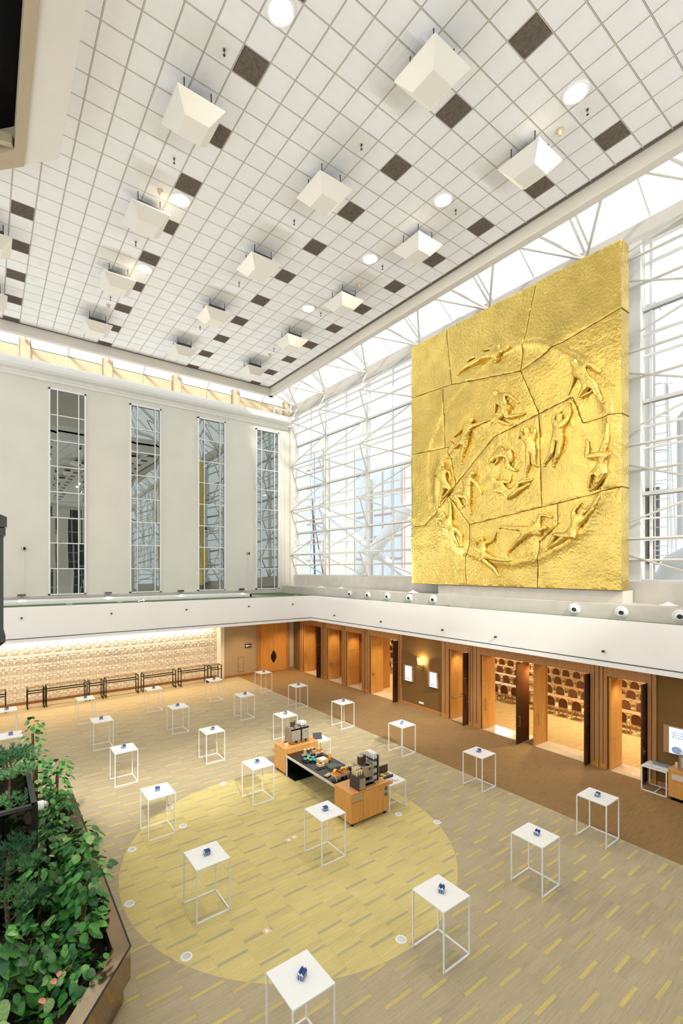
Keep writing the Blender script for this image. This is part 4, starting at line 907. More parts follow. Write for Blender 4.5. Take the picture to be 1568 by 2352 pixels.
# ------------------------------------------------------------------ white bar tables with blue house ornaments
TXs = [.74, 3.82, 6.98, 10.22, 13.35]; TYs = [5.70, 9.32, 12.78, 16.45, 20.15, 23.88]
tb0 = None; hs0 = None
coln = ['outermost left', 'left', 'centre', 'right-centre', 'door-side']; rownm = ['nearest', 'second', 'third', 'fourth', 'fifth', 'farthest']
for a, x in enumerate(TXs):
    for b, y in enumerate(TYs):
        if a == 0 and b < 4: continue
        if a == 3 and b in (1, 2): continue
        lab = 'tall white bar table, %s column, %s row from the viewer' % (coln[a], rownm[b])
        jx, jy = x+random.uniform(-.03, .03), y+random.uniform(-.03, .03)
        if tb0 is None:
            tb0 = thing('bar_table', lab, 'table', (jx, jy, 0), 0, 'white bar tables on the carpet'); H = 1.1; R = .36
            MB().box(-.37, -.37, H-.028, .37, .37, H).build('table_top', 'white_gloss', tb0, bevel=.003)
            for sx, sy in ((-1,-1), (-1,1), (1,-1), (1,1)): MB().box(sx*R-.014, sy*R-.014, 0, sx*R+.014, sy*R+.014, H-.028).build('leg', 'white_metal', tb0)
            MB().box(-R, R-.014, 0, R, R+.014, .03).build('base_rail', 'white_metal', tb0); MB().box(R-.014, -R, 0, R+.014, R, .03).build('base_rail', 'white_metal', tb0); MB().box(-R, -R-.014, 0, R, -R+.014, .03).build('base_rail', 'white_metal', tb0)
        else: dup(tb0, (jx, jy, 0), 0, lab)
        hl = 'small blue house ornament on the %s column, %s row bar table' % (coln[a], rownm[b])
        hx, hy, hr = jx+random.uniform(-.03, .03), jy+random.uniform(-.03, .03), random.choice([.0, .15, -.2, .5])
        if hs0 is None:
            hs0 = thing('house_ornament', hl, 'ornament', (hx, hy, 1.1), hr, 'blue house ornaments on the bar tables')
            MB().box(-.065, -.05, 0, .065, .05, .075).build('house_body', 'cyc_blue', hs0)
            for s, yy in ((0, -.026), (1, .026)):
                MB().prism([(yy-.03, .075), (yy+.03, .075), (yy+.004, .105), (yy-.004, .105)], -.068, .068, 'x').build('roof', 'cyc_blue', hs0)
                for e in (-.066, .066): MB().prism([(yy-.032, .074), (yy+.032, .074), (yy+.004, .109), (yy-.004, .109)], e-.003, e+.003, 'x').build('gable_edge', 'delft_white', hs0)
            for k in range(4):
                xx = -.05+k*.033
                MB().box(xx-.004, -.0535, .004, xx+.004, -.05, .07).build('pilaster', 'delft_white', hs0)
            for k in range(3):
                yy = -.035+k*.035
                MB().box(-.0685, yy-.004, .004, -.065, yy+.004, .07).build('pilaster', 'delft_white', hs0)
        else: dup(hs0, (hx, hy, 1.1), hr, hl)
# recessed floor lights and floor boxes
fl_ = None
for q, (x, y, l_) in enumerate(((3.05, 12.3, 'at the left rim of the yellow disc'), (2.51, 10.33, 'closest to the planter side'), (3.03, 8.32, 'on the near-left rim of the disc'), (6.56, 6.32, 'on the near rim by the second bar table'), (10.43, 8.67, 'on the right rim of the disc'), (4.49, 12.61, 'inside the disc behind the left bar table'), (4.49, 13.76, 'at the upper-left rim under a bar table'), (6.47, 14.32, 'on the far rim of the disc'), (9.85, 9.6, 'beneath the side table by the coffee cabinet'))):
    lab = 'round white floor light '+l_
    if fl_ is None:
        fl_ = thing('floor_light', lab, 'floor light', (x, y, 0), 0, 'round floor lights on the yellow disc rim')
        MB().lathe([(.07, .004), (.08, .012), (.10, .010), (.11, 0)], 20, caps=False).build('ring', 'white_gloss', fl_); MB().cyl((0,0,0), (0,0,.008), .07, 18).build('lens', 'glass_clear', fl_); MB().cyl((0,0,0), (0,0,.004), .068, 18).build('reflector', 'cup_white', fl_)
    else: dup(fl_, (x, y, 0), 0, lab)
for q, (x, y) in enumerate(((4.54, 7.99), (6.53, 10.34))):
    t = thing('floor_box', ['square pale floor socket box near the left of the disc', 'pair of pale floor socket boxes mid-disc'][q], 'floor box', (x, y, 0), .1)
    for k in range(1 if q == 0 else 2): MB().box(-.08+k*.19, -.08, 0, .08+k*.19, .08, .008).build('lid', 'wood_light', t, bevel=.003)
    for k in range(1 if q == 0 else 2): MB().box(-.03+k*.19, -.03, .008, .03+k*.19, .03, .012).build('flap', 'cup_white', t)
# ------------------------------------------------------------------ coffee station
def cabinet(label, x0, x1, y0, y1, h=.93, near=True):
    t = thing('coffee_cabinet', label, 'cabinet', (x0, y0, 0)); w, d = x1-x0, y1-y0
    MB().box(0, 0, .10, w, d, h-.03).build('carcass', 'beech', t, bevel=.004); MB().box(-.01, -.012, h-.03, w+.01, d+.01, h).build('worktop', 'beech', t, bevel=.006)
    for x in (.08, w-.08):
        for y in (.08, d-.08):
            o = MB().cyl((x-.015, y, .045), (x+.015, y, .045), .045, 12).build('castor', 'black', t); MB().box(x-.025, y-.03, .07, x+.025, y+.03, .10).build('castor_fork', 'steel', o)
    if near:
        dr = MB().box(.012, -.018, .12, w*.29, 0, h-.26).build('door', 'beech', t, bevel=.003); MB().cyl((w*.26, -.03, h-.31), (w*.26, -.015, h-.31), .012, 8).build('lock', 'chrome', dr)
        df = MB().box(.012, -.018, h-.24, w*.29, 0, h-.04).build('drawer', 'beech', t, bevel=.003); MB().box(.06, -.022, h-.21, w*.26, -.017, h-.08).build('name_plate', 'stucco', df)
        dr = MB().box(w*.30, -.018, .12, w*.835, 0, h-.04).build('door', 'beech', t, bevel=.003); MB().cyl((w*.33, -.03, h-.09), (w*.33, -.015, h-.09), .012, 8).build('lock', 'chrome', dr)
        MB().box(w*.72, -.0205, h-.16, w*.80, -.018, h-.152).box(w*.755, -.0205, h-.13, w*.77, -.018, h-.09).build('maker_mark', 'bark', dr)
        pn = MB().box(w*.845, -.018, .12, w-.012, 0, h-.04).build('side_panel', 'beech', t, bevel=.003)
        for z in (h-.16, h-.33):
            MB().cyl((w*.92, -.028, z), (w*.92, -.018, z), .07, 20).build('waste_ring', 'steel', pn); MB().cyl((w*.92, -.031, z), (w*.92, -.027, z), .05, 20).build('waste_flap', 'coaster_green', pn)
    return t
cabinet('beech coffee cabinet on castors at the near end of the station', 8.25, 9.64, 9.81, 10.58)
cabinet('beech cabinet at the far end carrying steel urns', 8.45, 9.85, 13.6, 14.32, near=False)
ct = thing('buffet_counter', 'low black buffet counter between the two beech cabinets', 'counter', (8.47, 10.6, 0))
cw, cd = 1.16, 2.97
MB().box(0, 0, .71, cw, cd, .75).build('counter_top', 'counter_black', ct); MB().box(-.025, 0, .68, 0, cd, .755).build('edge_trim', 'silver_edge', ct); MB().box(cw, 0, .68, cw+.025, cd, .755).build('edge_trim', 'silver_edge', ct)
MB().box(-.025, cd-.06, 0, .02, cd-.02, .68).build('leg', 'silver_edge', ct); MB().box(cw-.02, cd-.06, 0, cw+.025, cd-.02, .68).build('leg', 'silver_edge', ct); MB().box(-.025, .01, 0, .02, .05, .68).build('leg', 'silver_edge', ct); MB().box(cw-.02, .01, 0, cw+.025, .05, .68).build('leg', 'silver_edge', ct)
MB().box(.03, cd-.5, .02, cw-.03, cd-.05, .12).build('floor_box', 'black', ct); MB().box(.02, cd-.05, .02, cw-.02, cd-.03, .70).build('end_panel', 'black', ct)
def side_table(label, x0, y0, x1, y1, h=.8):
    t = thing('side_table', label, 'table', (x0, y0, 0)); w, d = x1-x0, y1-y0; r = .016
    MB().box(0, 0, h-.035, w, d, h).build('table_top', 'white_gloss', t, bevel=.004)
    for x in (r, w-r):
        for y in (r, d-r): MB().box(x-r, y-r, 0, x+r, y+r, h-.035).build('leg', 'white_metal', t)
        MB().box(x-r, r, 0, x+r, d-r, .03).build('base_rail', 'white_metal', t)
    MB().box(r, d/2-.014, 0.0, w-r, d/2+.014, .028).build('stretcher', 'white_metal', t)
    return t
side_table('low white side table right of the near beech cabinet', 9.67, 9.78, 10.36, 10.52); side_table('low white side table right of the far beech cabinet', 9.9, 13.75, 10.55, 14.4)
CT = .75; ZC = .93
def one(name, mb, mat, label, cat, loc, rz=0, group=None, **k):
    o = mb.build(name, mat, None, loc=loc, rot=(0, 0, rz), **k); return tag(o, label, cat, group)
# near cabinet: coffee machine, cooler, cups
cm = thing('coffee_machine', 'silver coffee machine on the near beech cabinet', 'coffee machine', (9.02, 10.14, ZC))
MB().box(-.21, -.14, 0, .21, .28, .10).build('base', 'steel_pale', cm, bevel=.01); MB().box(-.20, -.26, 0, .20, -.14, .05).build('drip_tray', 'steel', cm); MB().box(-.17, -.25, .05, .17, -.15, .055).build('drip_grate', 'black', cm)
MB().prism([(-.22, -.16), (-.12, -.22), (.12, -.22), (.22, -.16), (.22, .28), (-.22, .28)], .26, .56, 'z').build('head', 'steel', cm, bevel=.012); MB().box(-.21, .02, .10, .21, .28, .26).build('back_body', 'steel', cm)
MB().cyl((-.03, -.16, .16), (-.03, -.16, .26), .05, 12).build('spout', 'black', cm); MB().box(-.04, -.225, .47, .04, -.219, .51).build('badge', 'dark_grey', cm); MB().box(-.05, -.16, .56, .05, -.06, .575).build('lid_button', 'black', cm)
for k, (x, y) in enumerate(((-.12, .06), (.06, .14))):
    o = MB().cyl((x, y, .56), (x, y, .78), .085, 18).build('bean_hopper', 'bean_brown', cm, auto=40); MB().cyl((x, y, .78), (x, y, .80), .088, 18).build('hopper_lid', 'steel', o, auto=40)
fr = thing('milk_cooler', 'black milk cooler with steel door left of the coffee machine', 'cooler', (8.66, 10.03, ZC)); MB().box(-.13, -.20, 0, .13, .20, .36).build('body', 'dark_grey', fr, bevel=.006); MB().box(-.11, -.206, .02, .11, -.198, .34).build('door', 'steel', fr); MB().box(.06, -.215, .03, .08, -.2, .06).build('latch', 'chrome', fr)
k = 0
for ix in range(3):
    for iy in range(3):
        x, y = 8.58+ix*.085, 9.98+iy*.085; n_ = 3 if iy else 2
        mb = MB()
        for q in range(n_): mb.lathe([(.026, 0+q*.045), (.036, .09+q*.045), (.038, .092+q*.045)], 12)
        if n_*9 > 0:
            one('paper_cup_stack', mb, 'paper_cup', 'stack of brown paper cups on the milk cooler, %s column from left, %s line back' % (ORD[ix], ORD[iy]), 'cups', (x, y, ZC+.36), 0, 'paper cup stacks on the milk cooler', smooth=False)
rk = thing('cup_rack', 'dark three-shelf cup rack right of the coffee machine', 'rack', (9.38, 10.2, ZC))
for z in (0.0, .20, .40, .60): MB().box(-.10, -.15, z, .12, .26, z+.015).build('shelf', 'dark_grey', rk)
MB().box(.10, -.15, 0, .125, .26, .74).build('side_panel', 'steel', rk)
cup = MB().lathe([(.022, 0), (.034, .035), (.038, .07), (.034, .068), (.02, .006)], 12).mesh('white_cup', 'cup_white', True)
for lv in range(4):
    for a in range(2):
        for b in range(4):
            for s in range(2 if lv < 3 else 3):
                tag(shared('white_cup', cup, None, (9.33+a*.085, 10.10+b*.09, ZC+.015+lv*.20+s*.06)), 'white coffee cup on the %s of the dark cup rack' % ['bottom shelf', 'second shelf', 'third shelf', 'top'][lv], 'cup', 'white cups on the cup rack, level %d' % (lv+1))
bx = thing('tea_box', 'open dark tea box with coloured sachets on the near side table', 'box', (10.0, 10.28, .8)); MB().box(-.2, -.12, 0, .2, .12, .07).build('tray', 'bean_brown', bx); MB().box(-.2, .12, .03, .2, .14, .30).build('lid', 'bean_brown', bx); MB().box(-.02, .116, .14, .02, .12, .18).build('crest', 'gold_frame', bx)
for k in range(6): MB().box(-.18+k*.06, -.10, .03, -.135+k*.06, .10, .085+.01*(k % 2)).build('sachet_row', ['fruit_yellow', 'cup_white', 'leaf_3', 'fruit_orange', 'teal', 'cup_white'][k], bx)
one('wood_tray', MB().box(-.09, -.07, 0, .09, .07, .06).box(-.07, -.05, .06, .07, .05, .075), 'beech', 'little wooden tray at the corner of the near side table', 'tray', (9.78, 9.92, .8))
one('plate_stack', MB().lathe([(.06, 0), (.10, .02), (.10, .05), (.06, .04)], 16), 'cup_white', 'stack of white saucers on the near side table', 'plates', (10.08, 9.97, .8))
for k in range(4): one('napkin_pile', MB().box(-.05, -.04, 0, .05, .04, .05+.02*(k % 2)), 'cup_white' if k % 2 else 'kraft', 'small napkin pile beside the tea box, %s from left' % ORD[k], 'napkins', (9.50+k*.055 if k < 3 else 9.74, 10.5 if k < 3 else 10.2, ZC if k < 3 else .8), .2, 'napkin piles beside the tea box') if k != 1 else None
# far cabinet: two steel dispensers, canisters, cups
for k, x in enumerate((9.02, 9.42)):
    t = thing('drink_dispenser', ['tall steel coffee dispenser, left of the two on the far cabinet', 'tall steel coffee dispenser, right of the two on the far cabinet'][k], 'dispenser', (x, 13.98, ZC), 0, 'steel dispensers on the far cabinet')
    w_ = .20 if k == 0 else .15
    MB().box(-w_, -.20, .02, w_, .24, .56).build('body', 'steel', t, bevel=.012); MB().box(-w_+.015, -.215, .12, w_-.015, -.198, .48).build('front_panel', 'steel_pale', t, bevel=.006); MB().box(-w_, -.21, .50, w_, -.19, .54).build('black_band', 'black', t)
    MB().box(-.03, -.225, .06, .03, -.2, .11).build('tap', 'black', t); MB().box(-.012, -.219, .38, .012, -.214, .42).build('crest', 'dark_grey', t); MB().box(-w_+.02, -.18, 0, w_-.02, .2, .02).build('foot', 'black', t)
for k, (x, y) in enumerate(((8.95, 13.92), (9.08, 14.06))):
    t = thing('bean_canister', ['dark bean canister on the left dispenser, in front', 'dark bean canister on the left dispenser, behind'][k], 'canister', (x, y, ZC+.56)); MB().cyl((0,0,.04), (0,0,.22), .075, 16).build('canister_body', 'bean_brown', t, auto=40); MB().cyl((0,0,0), (0,0,.04), .06, 16).build('collar', 'steel_pale', t, auto=40); MB().cyl((0,0,.22), (0,0,.235), .078, 16).build('lid', 'steel', t, auto=40)
for a in range(3):
    for b in range(3):
        for s in range(2): tag(shared('white_cup', cup, None, (9.33+a*.085, 13.90+b*.085, ZC+.56+s*.06)), 'white coffee cup piled on the right steel dispenser', 'cup', 'white cups on the far dispenser')
bxk = thing('kraft_box', 'small wooden sachet box at the left of the far cabinet', 'box', (8.62, 13.85, ZC)); MB().box(-.08, -.06, 0, .08, .06, .13).build('box_body', 'kraft', bxk); MB().box(-.06, -.04, .13, .06, .04, .15).build('sachets', 'bean_brown', bxk)
tb = thing('tablet', 'dark tablet standing on the far white side table', 'tablet', (10.12, 14.0, .8), -.4); MB().box(-.17, -.008, .0, .17, .008, .24).xf(Matrix.Rotation(-.35, 4, 'X')).build('screen', 'dark_grey', tb); MB().box(-.17, 0.02, 0, .17, .16, .012).build('stand', 'black', tb)
one('menu_card', MB().box(-.12, -.09, 0, .12, .09, .008), 'cup_white', 'white menu card lying on the far white side table', 'card', (10.05, 14.25, .8), .2)
# buffet food
def jar(label, x, y, fill):
    t = thing('glass_jar', label, 'jar', (x, y, CT+.05)); MB().lathe([(.055, 0), (.06, .01), (.06, .13), (.048, .15)], 16).build('jar_glass', 'glass_clear', t, smooth=True); MB().cyl((0,0,.008), (0,0,.10), .052, 14).build('contents', fill, t, auto=40); MB().cyl((0,0,.15), (0,0,.17), .055, 16).build('lid', 'wood_light', t, auto=40)
for k, f in enumerate(('seat_cream', 'bean_brown', 'cereal')): jar('glass jar on the far riser, %s from the left' % ORD[k], 8.95+k*.15, 13.12, f)
one('jar_riser', MB().box(-.26, -.08, .03, .26, .08, .05).box(-.24, -.06, 0, -.22, .06, .03).box(.22, -.06, 0, .24, .06, .03), 'steel_pale', 'slim riser under the three far jars', 'riser', (9.10, 13.12, CT))
for k, f in enumerate(('cereal', 'pastry', 'bean_brown')): jar('glass cereal jar on the near riser, %s from the left' % ORD[k], 9.10+k*.15, 11.25, f)
one('jar_riser', MB().box(-.28, -.08, .03, .28, .08, .05).box(-.26, -.06, 0, -.24, .06, .03).box(.24, -.06, 0, .26, .06, .03), 'steel_pale', 'slim riser under the three cereal jars', 'riser', (9.25, 11.25, CT))
ps = thing('pastry_crate', 'wooden crate on legs heaped with croissants', 'crate', (9.40, 12.95, CT), 0); MB().box(-.20, -.10, .08, .20, .10, .09).box(-.20, -.10, .09, .20, -.09, .15).box(-.20, .09, .09, .20, .10, .15).box(-.20, -.10, .09, -.19, .10, .15).box(.19, -.10, .09, .20, .10, .15).build('crate_box', 'wood_light', ps)
for sx in (-.17, .17):
    for sy in (-.08, .08): MB().box(sx-.012, sy-.012, 0, sx+.012, sy+.012, .08).build('leg', 'wood_light', ps)
for k in range(9):
    x, y = 9.40-.15+.15*(k % 3)+random.uniform(-.03, .03), 12.95-.06+.06*(k//3)
    one('croissant', MB().tube([(-.05, -.02, 0), (-.025, .012, .012), (0, .02, .016), (.025, .012, .012), (.05, -.02, 0)], .022, 7), 'pastry', 'golden croissant heaped in the wooden crate', 'croissant', (x, y, CT+.115+.014*(k % 2)), random.uniform(0, 3), 'croissants in the wooden crate', smooth=True)
one('black_tray', MB().frus(-.22, -.15, .22, .15, 0, .02, .02, 0), 'black_metal', 'black tray under the teal bowls', 'tray', (8.85, 12.72, CT))
for k, (x, y) in enumerate(((8.74, 12.78), (8.84, 12.62), (8.95, 12.55), (9.02, 12.74), (8.96, 12.88))):
    one('teal_bowl', MB().lathe([(.03, 0), (.055, .02), (.065, .06), (.06, .06), (.045, .02), (.001, .012)], 16), 'teal', ['teal bowl at the left of the black tray', 'teal bowl at the front of the black tray', 'teal bowl nearest the wooden box', 'teal bowl right on the black tray', 'teal bowl at the back by the jars'][k], 'bowl', (x, y, CT+.02), 0, 'teal bowls on the black tray', smooth=True)
one('honey_bear', MB().lathe([(.03, 0), (.035, .05), (.025, .07), (.022, .10), (.001, .12)], 12), 'fruit_yellow', 'small yellow honey jar among the teal bowls', 'jar', (8.83, 12.76, CT+.02), smooth=True)
b1 = thing('wooden_box', 'pale wooden box with round white lid inset mid-counter', 'box', (9.12, 12.35, CT)); MB().box(-.15, -.14, 0, .15, .14, .13).build('box_body', 'wood_light', b1, bevel=.006); MB().cyl((0,0,.13), (0,0,.14), .10, 18).build('inset_dish', 'cup_white', b1)
b2 = thing('wooden_box', 'small pale wooden box in front of the larger one', 'box', (8.90, 12.15, CT)); MB().box(-.11, -.09, 0, .11, .09, .09).build('box_body', 'wood_light', b2, bevel=.005); MB().cyl((0,0,.09), (0,0,.10), .065, 16).build('inset_dish', 'bean_brown', b2)
one('serving_tray', MB().frus(-.16, -.08, .16, .08, 0, .012, .015, 0), 'black_metal', 'slim dark tray before the small wooden box', 'tray', (8.78, 12.0, CT))
oj = thing('juice_bottle', 'bottle of orange juice on the black counter', 'bottle', (9.42, 12.35, CT)); MB().lathe([(.045, 0), (.05, .01), (.05, .17), (.025, .22), (.025, .25)], 16).build('bottle_body', 'orange_juice', oj, smooth=True); MB().cyl((0,0,.25), (0,0,.27), .028, 12).build('cap', 'cup_white', oj)
gl = MB().lathe([(.028, 0), (.034, .09), (.032, .09), (.026, .006)], 12).mesh('drinking_glass', 'glass_clear', True)
for a in range(6):
    for b in range(6-a): tag(shared('drinking_glass', gl, None, (9.02+a*.078+b*.0, 11.72+b*.085, CT)), 'clear drinking glass in the triangle on the black counter', 'glass', 'clear glasses in a triangle')
ft = thing('fruit_crate', 'wooden footed crate heaped with fruit', 'crate', (8.88, 11.10, CT), 0); MB().box(-.26, -.15, .11, .26, .15, .12).box(-.26, -.15, .12, .26, -.14, .18).box(-.26, .14, .12, .26, .15, .18).box(-.26, -.15, .12, -.25, .15, .18).box(.25, -.15, .12, .26, .15, .18).build('crate_box', 'wood_light', ft)
for sx in (-.22, .22):
    for sy in (-.11, .11): MB().box(sx-.016, sy-.016, 0, sx+.016, sy+.016, .11).build('leg', 'wood_light', ft)
kk = 0
for a in range(5):
    for b in range(3):
        x, y = 8.88-.19+a*.095, 11.10-.09+b*.09; kind = (a*2+b*3) % 3
        if (a, b) in ((1, 2), (3, 2), (3, 1)): continue
        nm_, mt_, lb_ = [('orange', 'fruit_orange', 'orange in the fruit crate'), ('red_apple', 'fruit_red', 'dark red apple in the fruit crate'), ('orange', 'fruit_orange', 'orange in the fruit crate')][kind]
        tag(MB().ball((0,0,0), .042, 12, 8).build(nm_, mt_, None, smooth=True, loc=(x, y, CT+.165)), 'round '+lb_, nm_.replace('_', ' '), nm_+'s in the fruit crate')
for k, (x, y, rz_) in enumerate(((8.79, 11.19, .4), (9.07, 11.16, -.5))):
    t = thing('banana_bunch', ['banana bunch on the left of the fruit crate', 'banana bunch on the right of the fruit crate'][k], 'bananas', (x, y, CT+.20), rz_, 'banana bunches in the fruit crate')
    for q in range(3): MB().tube([(-.09, q*.03, 0), (-.05, q*.03, .03), (0, q*.03, .045), (.05, q*.03, .03), (.09, q*.03, -.005)], .018, 7).build('banana', 'fruit_yellow', t, smooth=True)
one('tongs_tray', MB().frus(-.13, -.07, .13, .07, 0, .03, .02, 0).box(-.1, -.03, .03, .1, .03, .05), 'seat_cream', 'small tray of wrapped snacks left of the fruit crate', 'tray', (8.68, 11.45, CT), .3)
one('red_bottle', MB().lathe([(.04, 0), (.045, .16), (.02, .22), (.02, .30)], 14), 'fruit_red', 'tall red decorative bottle behind the milk cooler', 'bottle', (9.42, 10.78, CT), smooth=True)
one('spice_jar', MB().lathe([(.035, 0), (.04, .16), (.025, .2), (.02, .28), (.001, .3)], 14), 'pastry', 'tall amber spice bottle behind the coffee machine', 'bottle', (9.52, 10.90, CT), smooth=True)
# right edge: glass table and cabinet
side_table('low white table with glasses at the right edge by the doorway', 17.4, 5.45, 18.1, 6.15, .79)
for a in range(6):
    for b in range(3): tag(shared('drinking_glass', gl, None, (17.80+b*.085, 5.52+a*.085, .79)), 'clear upturned glass on the right-edge white table', 'glass', 'clear glasses on the right-edge table')
for k in range(3): one('flat_plate', MB().lathe([(.06, 0), (.11, .012), (.115, .02), (.06, .008)], 18), 'cup_white', 'flat pale plate on the right-edge table, %s from the left' % ORD[k], 'plate', (17.53, 6.02-k*.24, .79), 0, 'plates on the right-edge table')
rc = thing('buffet_cabinet', 'beech buffet cabinet cut by the right edge of the view', 'cabinet', (17.35, 3.8, 0)); MB().box(0, 0, .10, .75, 1.6, .90).build('carcass', 'beech', rc); MB().box(-.015, -.01, .90, .76, 1.61, .94).build('worktop', 'beech', rc); MB().box(-.018, .82, .62, 0, 1.56, .86).build('drawer', 'beech', rc); MB().box(-.022, .9, .67, -.016, 1.5, .82).build('name_plate', 'concrete_pale', rc); MB().box(-.018, .82, .12, 0, 1.56, .60).build('door', 'beech', rc); MB().box(.04, .04, 0, .7, 1.55, .1).build('plinth', 'black', rc)
cm2 = thing('drink_dispenser', 'steel drink dispenser on the right-edge beech cabinet', 'dispenser', (17.7, 5.0, .94)); MB().box(-.2, -.18, 0, .2, .18, .5).build('body', 'steel', cm2, bevel=.01); MB().box(-.215, -.12, .1, -.198, .12, .4).build('front_panel', 'steel_pale', cm2)
one('paper_cup_stack', MB().lathe([(.03, 0), (.042, .10), (.044, .18)], 12), 'paper_cup', 'brown paper cup stack on the right-edge beech cabinet', 'cups', (17.62, 5.26, .94))
# ------------------------------------------------------------------ planter with climbing plants, pines and a black glass case
rim = .92
out = [(-4.2, 6.0), (.25, 6.0), (1.96, 7.98), (1.98, 14.5), (-4.2, 17.5)]
inn = [(-4.1, 6.2), (.12, 6.2), (1.70, 8.10), (1.72, 14.35), (-4.1, 17.2)]
plr = thing('planter', 'large bronze mirrored planter full of green plants', 'planter', (0, 0, 0))
def ring_wall(a, b, z0, z1):
    mb = MB(); n = len(a); mb.v = [(x, y, z0) for x, y in a]+[(x, y, z1) for x, y in a]+[(x, y, z1) for x, y in b]+[(x, y, z0) for x, y in b]
    for k in range(n):
        j = (k+1) % n
        mb.f += [(k, j, n+j, n+k), (n+k, n+j, 2*n+j, 2*n+k), (2*n+k, 2*n+j, 3*n+j, 3*n+k), (3*n+k, 3*n+j, j, k)]
    return mb
def scl(pl, s): return [(x*1.0-s if x > 0 else x, y+(s*.6 if y < 9 else 0)) for x, y in pl]
ring_wall(out, inn, .40, rim).build('upper_panels', 'bronze', plr)
ring_wall(scl(out, .10), inn, .0, .40).build('lower_panels', 'bronze', plr)
MB().prism([(x-.02 if x > 0 else x, y) for x, y in inn], 0.05, .62, 'z').build('soil', 'soil', plr)
ring_wall([(x+.012 if x > 0 else x, y-.006) for x, y in out], [(x-.012 if x > 0 else x, y+.01) for x, y in out], rim-.005, rim+.008).build('rim_edge', 'black_metal', plr)
def heart(scale=1):
    N = 7; vs = []; fs = []
    prof = [(0, .0), (.08, .30), (.22, .46), (.42, .50), (.64, .40), (.84, .20), (1.0, .0)]
    for t, w in prof:
        zc = -.25*t*t+.06
        vs += [((t-.04)*scale, -w*scale*.78, (zc-.10*w)*scale), (t*scale if 0 < t else .04*scale, 0, (zc+.0)*scale), ((t-.04)*scale, w*scale*.78, (zc-.10*w)*scale)]
    for i in range(len(prof)-1):
        for j in range(2): fs.append((i*3+j, i*3+j+1, (i+1)*3+j+1, (i+1)*3+j))
    mb = MB(); mb.add(vs, fs)
    mb.add([(-.55*scale, -.008, -.10*scale), (-.55*scale, .008, -.10*scale), (.05*scale, .006, .055*scale), (.05*scale, -.006, .055*scale)], [(0,1,2,3)])
    return mb
leafs = [heart().mesh('leaf', 'leaf_%d' % i, True) for i in range(4)]+[heart().mesh('leaf', 'leaf_var', True)]
NL = 0
def climber(label, x, y, h, n, size, name='climbing_pothos', lean=(0, 0), spread=.26):
    global NL
    t = thing(name, label, 'plant', (x, y, .60), 0, 'climbing plants in the planter')
    MB().tube([(0, 0, 0), (lean[0]*.5, lean[1]*.5, h*.5), (lean[0]*.9, lean[1]*.9, h*.9)], .032, 7).build('coir_pole', 'pole_coir', t)
    MB().tube([(.04*math.cos(a*.9)+lean[0]*a/14, .04*math.sin(a*.9)+lean[1]*a/14, h*a/14) for a in range(15)], .008, 5).build('vine', 'stem_green', t)
    n = int(n*1.7)
    for k in range(n):
        u = (k+random.random())/n; z = h*(u**.8)*1.06
        a = random.uniform(0, 2*PI); s = size*random.uniform(.65, 1.25)*(1.05-.3*u); rr = spread*random.uniform(.5, 1.15)*(1.1-.4*u)
        m = leafs[random.choices(range(5), (4, 4, 3, 1.5, 1.2))[0]]
        o = shared('leaf', m, t, (lean[0]*u+rr*math.cos(a), lean[1]*u+rr*math.sin(a), z+random.uniform(-.05, .05)), (random.uniform(-.35, .35), random.uniform(.05, .75), a+random.uniform(-.5, .5)), (s, s*random.uniform(.85, 1.15), s)); NL += 1
plants = [('tall pothos pole standing highest at the far end of the planter', 1.05, 14.0, 2.5, 85, .17, (-.05, .1), .28),
 ('bushy pothos at the far right corner of the planter', 1.45, 13.3, 1.7, 100, .17, (.05, 0), .36),
 ('dense pothos behind the white dome camera', 1.0, 12.9, 1.9, 100, .17, (0, .05), .36),
 ('pothos spilling beside the bronze rim mid-planter', 1.40, 12.0, 1.25, 90, .17, (.0, 0), .38),
 ('leafy pothos with pale pink blooms right of the glass case', 1.10, 11.3, .9, 90, .17, (0, 0), .38),
 ('pothos in the middle of the planter edge', 1.45, 10.6, .9, 90, .18, (.05, 0), .36),
 ('broad-leaved pothos reaching over the rim near the yellow disc', 1.42, 9.75, 1.55, 85, .22, (.12, .0), .36),
 ('pothos on a leaning pole at the near right of the planter', 1.28, 8.75, 1.35, 90, .20, (.22, .15), .38),
 ('variegated pothos at the near left of the planter', .12, 8.0, 1.35, 80, .23, (.0, .05), .34),
 ('low pothos in the near corner of the planter', 1.05, 8.05, .40, 30, .18, (0, 0), .36),
 ('dark pothos behind the near leaning pole', .80, 9.6, 1.2, 80, .19, (0, 0), .36),
 ('pothos at the foot of the glass case', .85, 10.4, .7, 60, .17, (0, 0), .34),
 ('low broad-leaved pothos at the bottom left of the view', -.15, 7.3, .6, 40, .24, (0, 0), .40),
 ('low pothos at the lower edge of the view', .45, 7.35, .25, 32, .20, (0, 0), .42),
 ('spreading pothos along the chamfered near rim', 1.25, 7.95, .35, 44, .17, (.05, 0), .40), ('spreading pothos before the leaning pole', .95, 8.55, .55, 50, .18, (0, 0), .42),
 ('shaded pothos between the two near poles', .55, 8.5, .7, 55, .19, (0, 0), .40), ('trailing pothos on the right rim by the floor lights', 1.5, 9.2, .5, 50, .18, (.05, 0), .36), ('pothos filling the far rim beside the tall pole', 1.5, 14.0, .6, 50, .17, (0, 0), .34)]
for a in plants: climber(a[0], a[1], a[2], a[3], a[4], a[5], lean=a[6], spread=a[7])
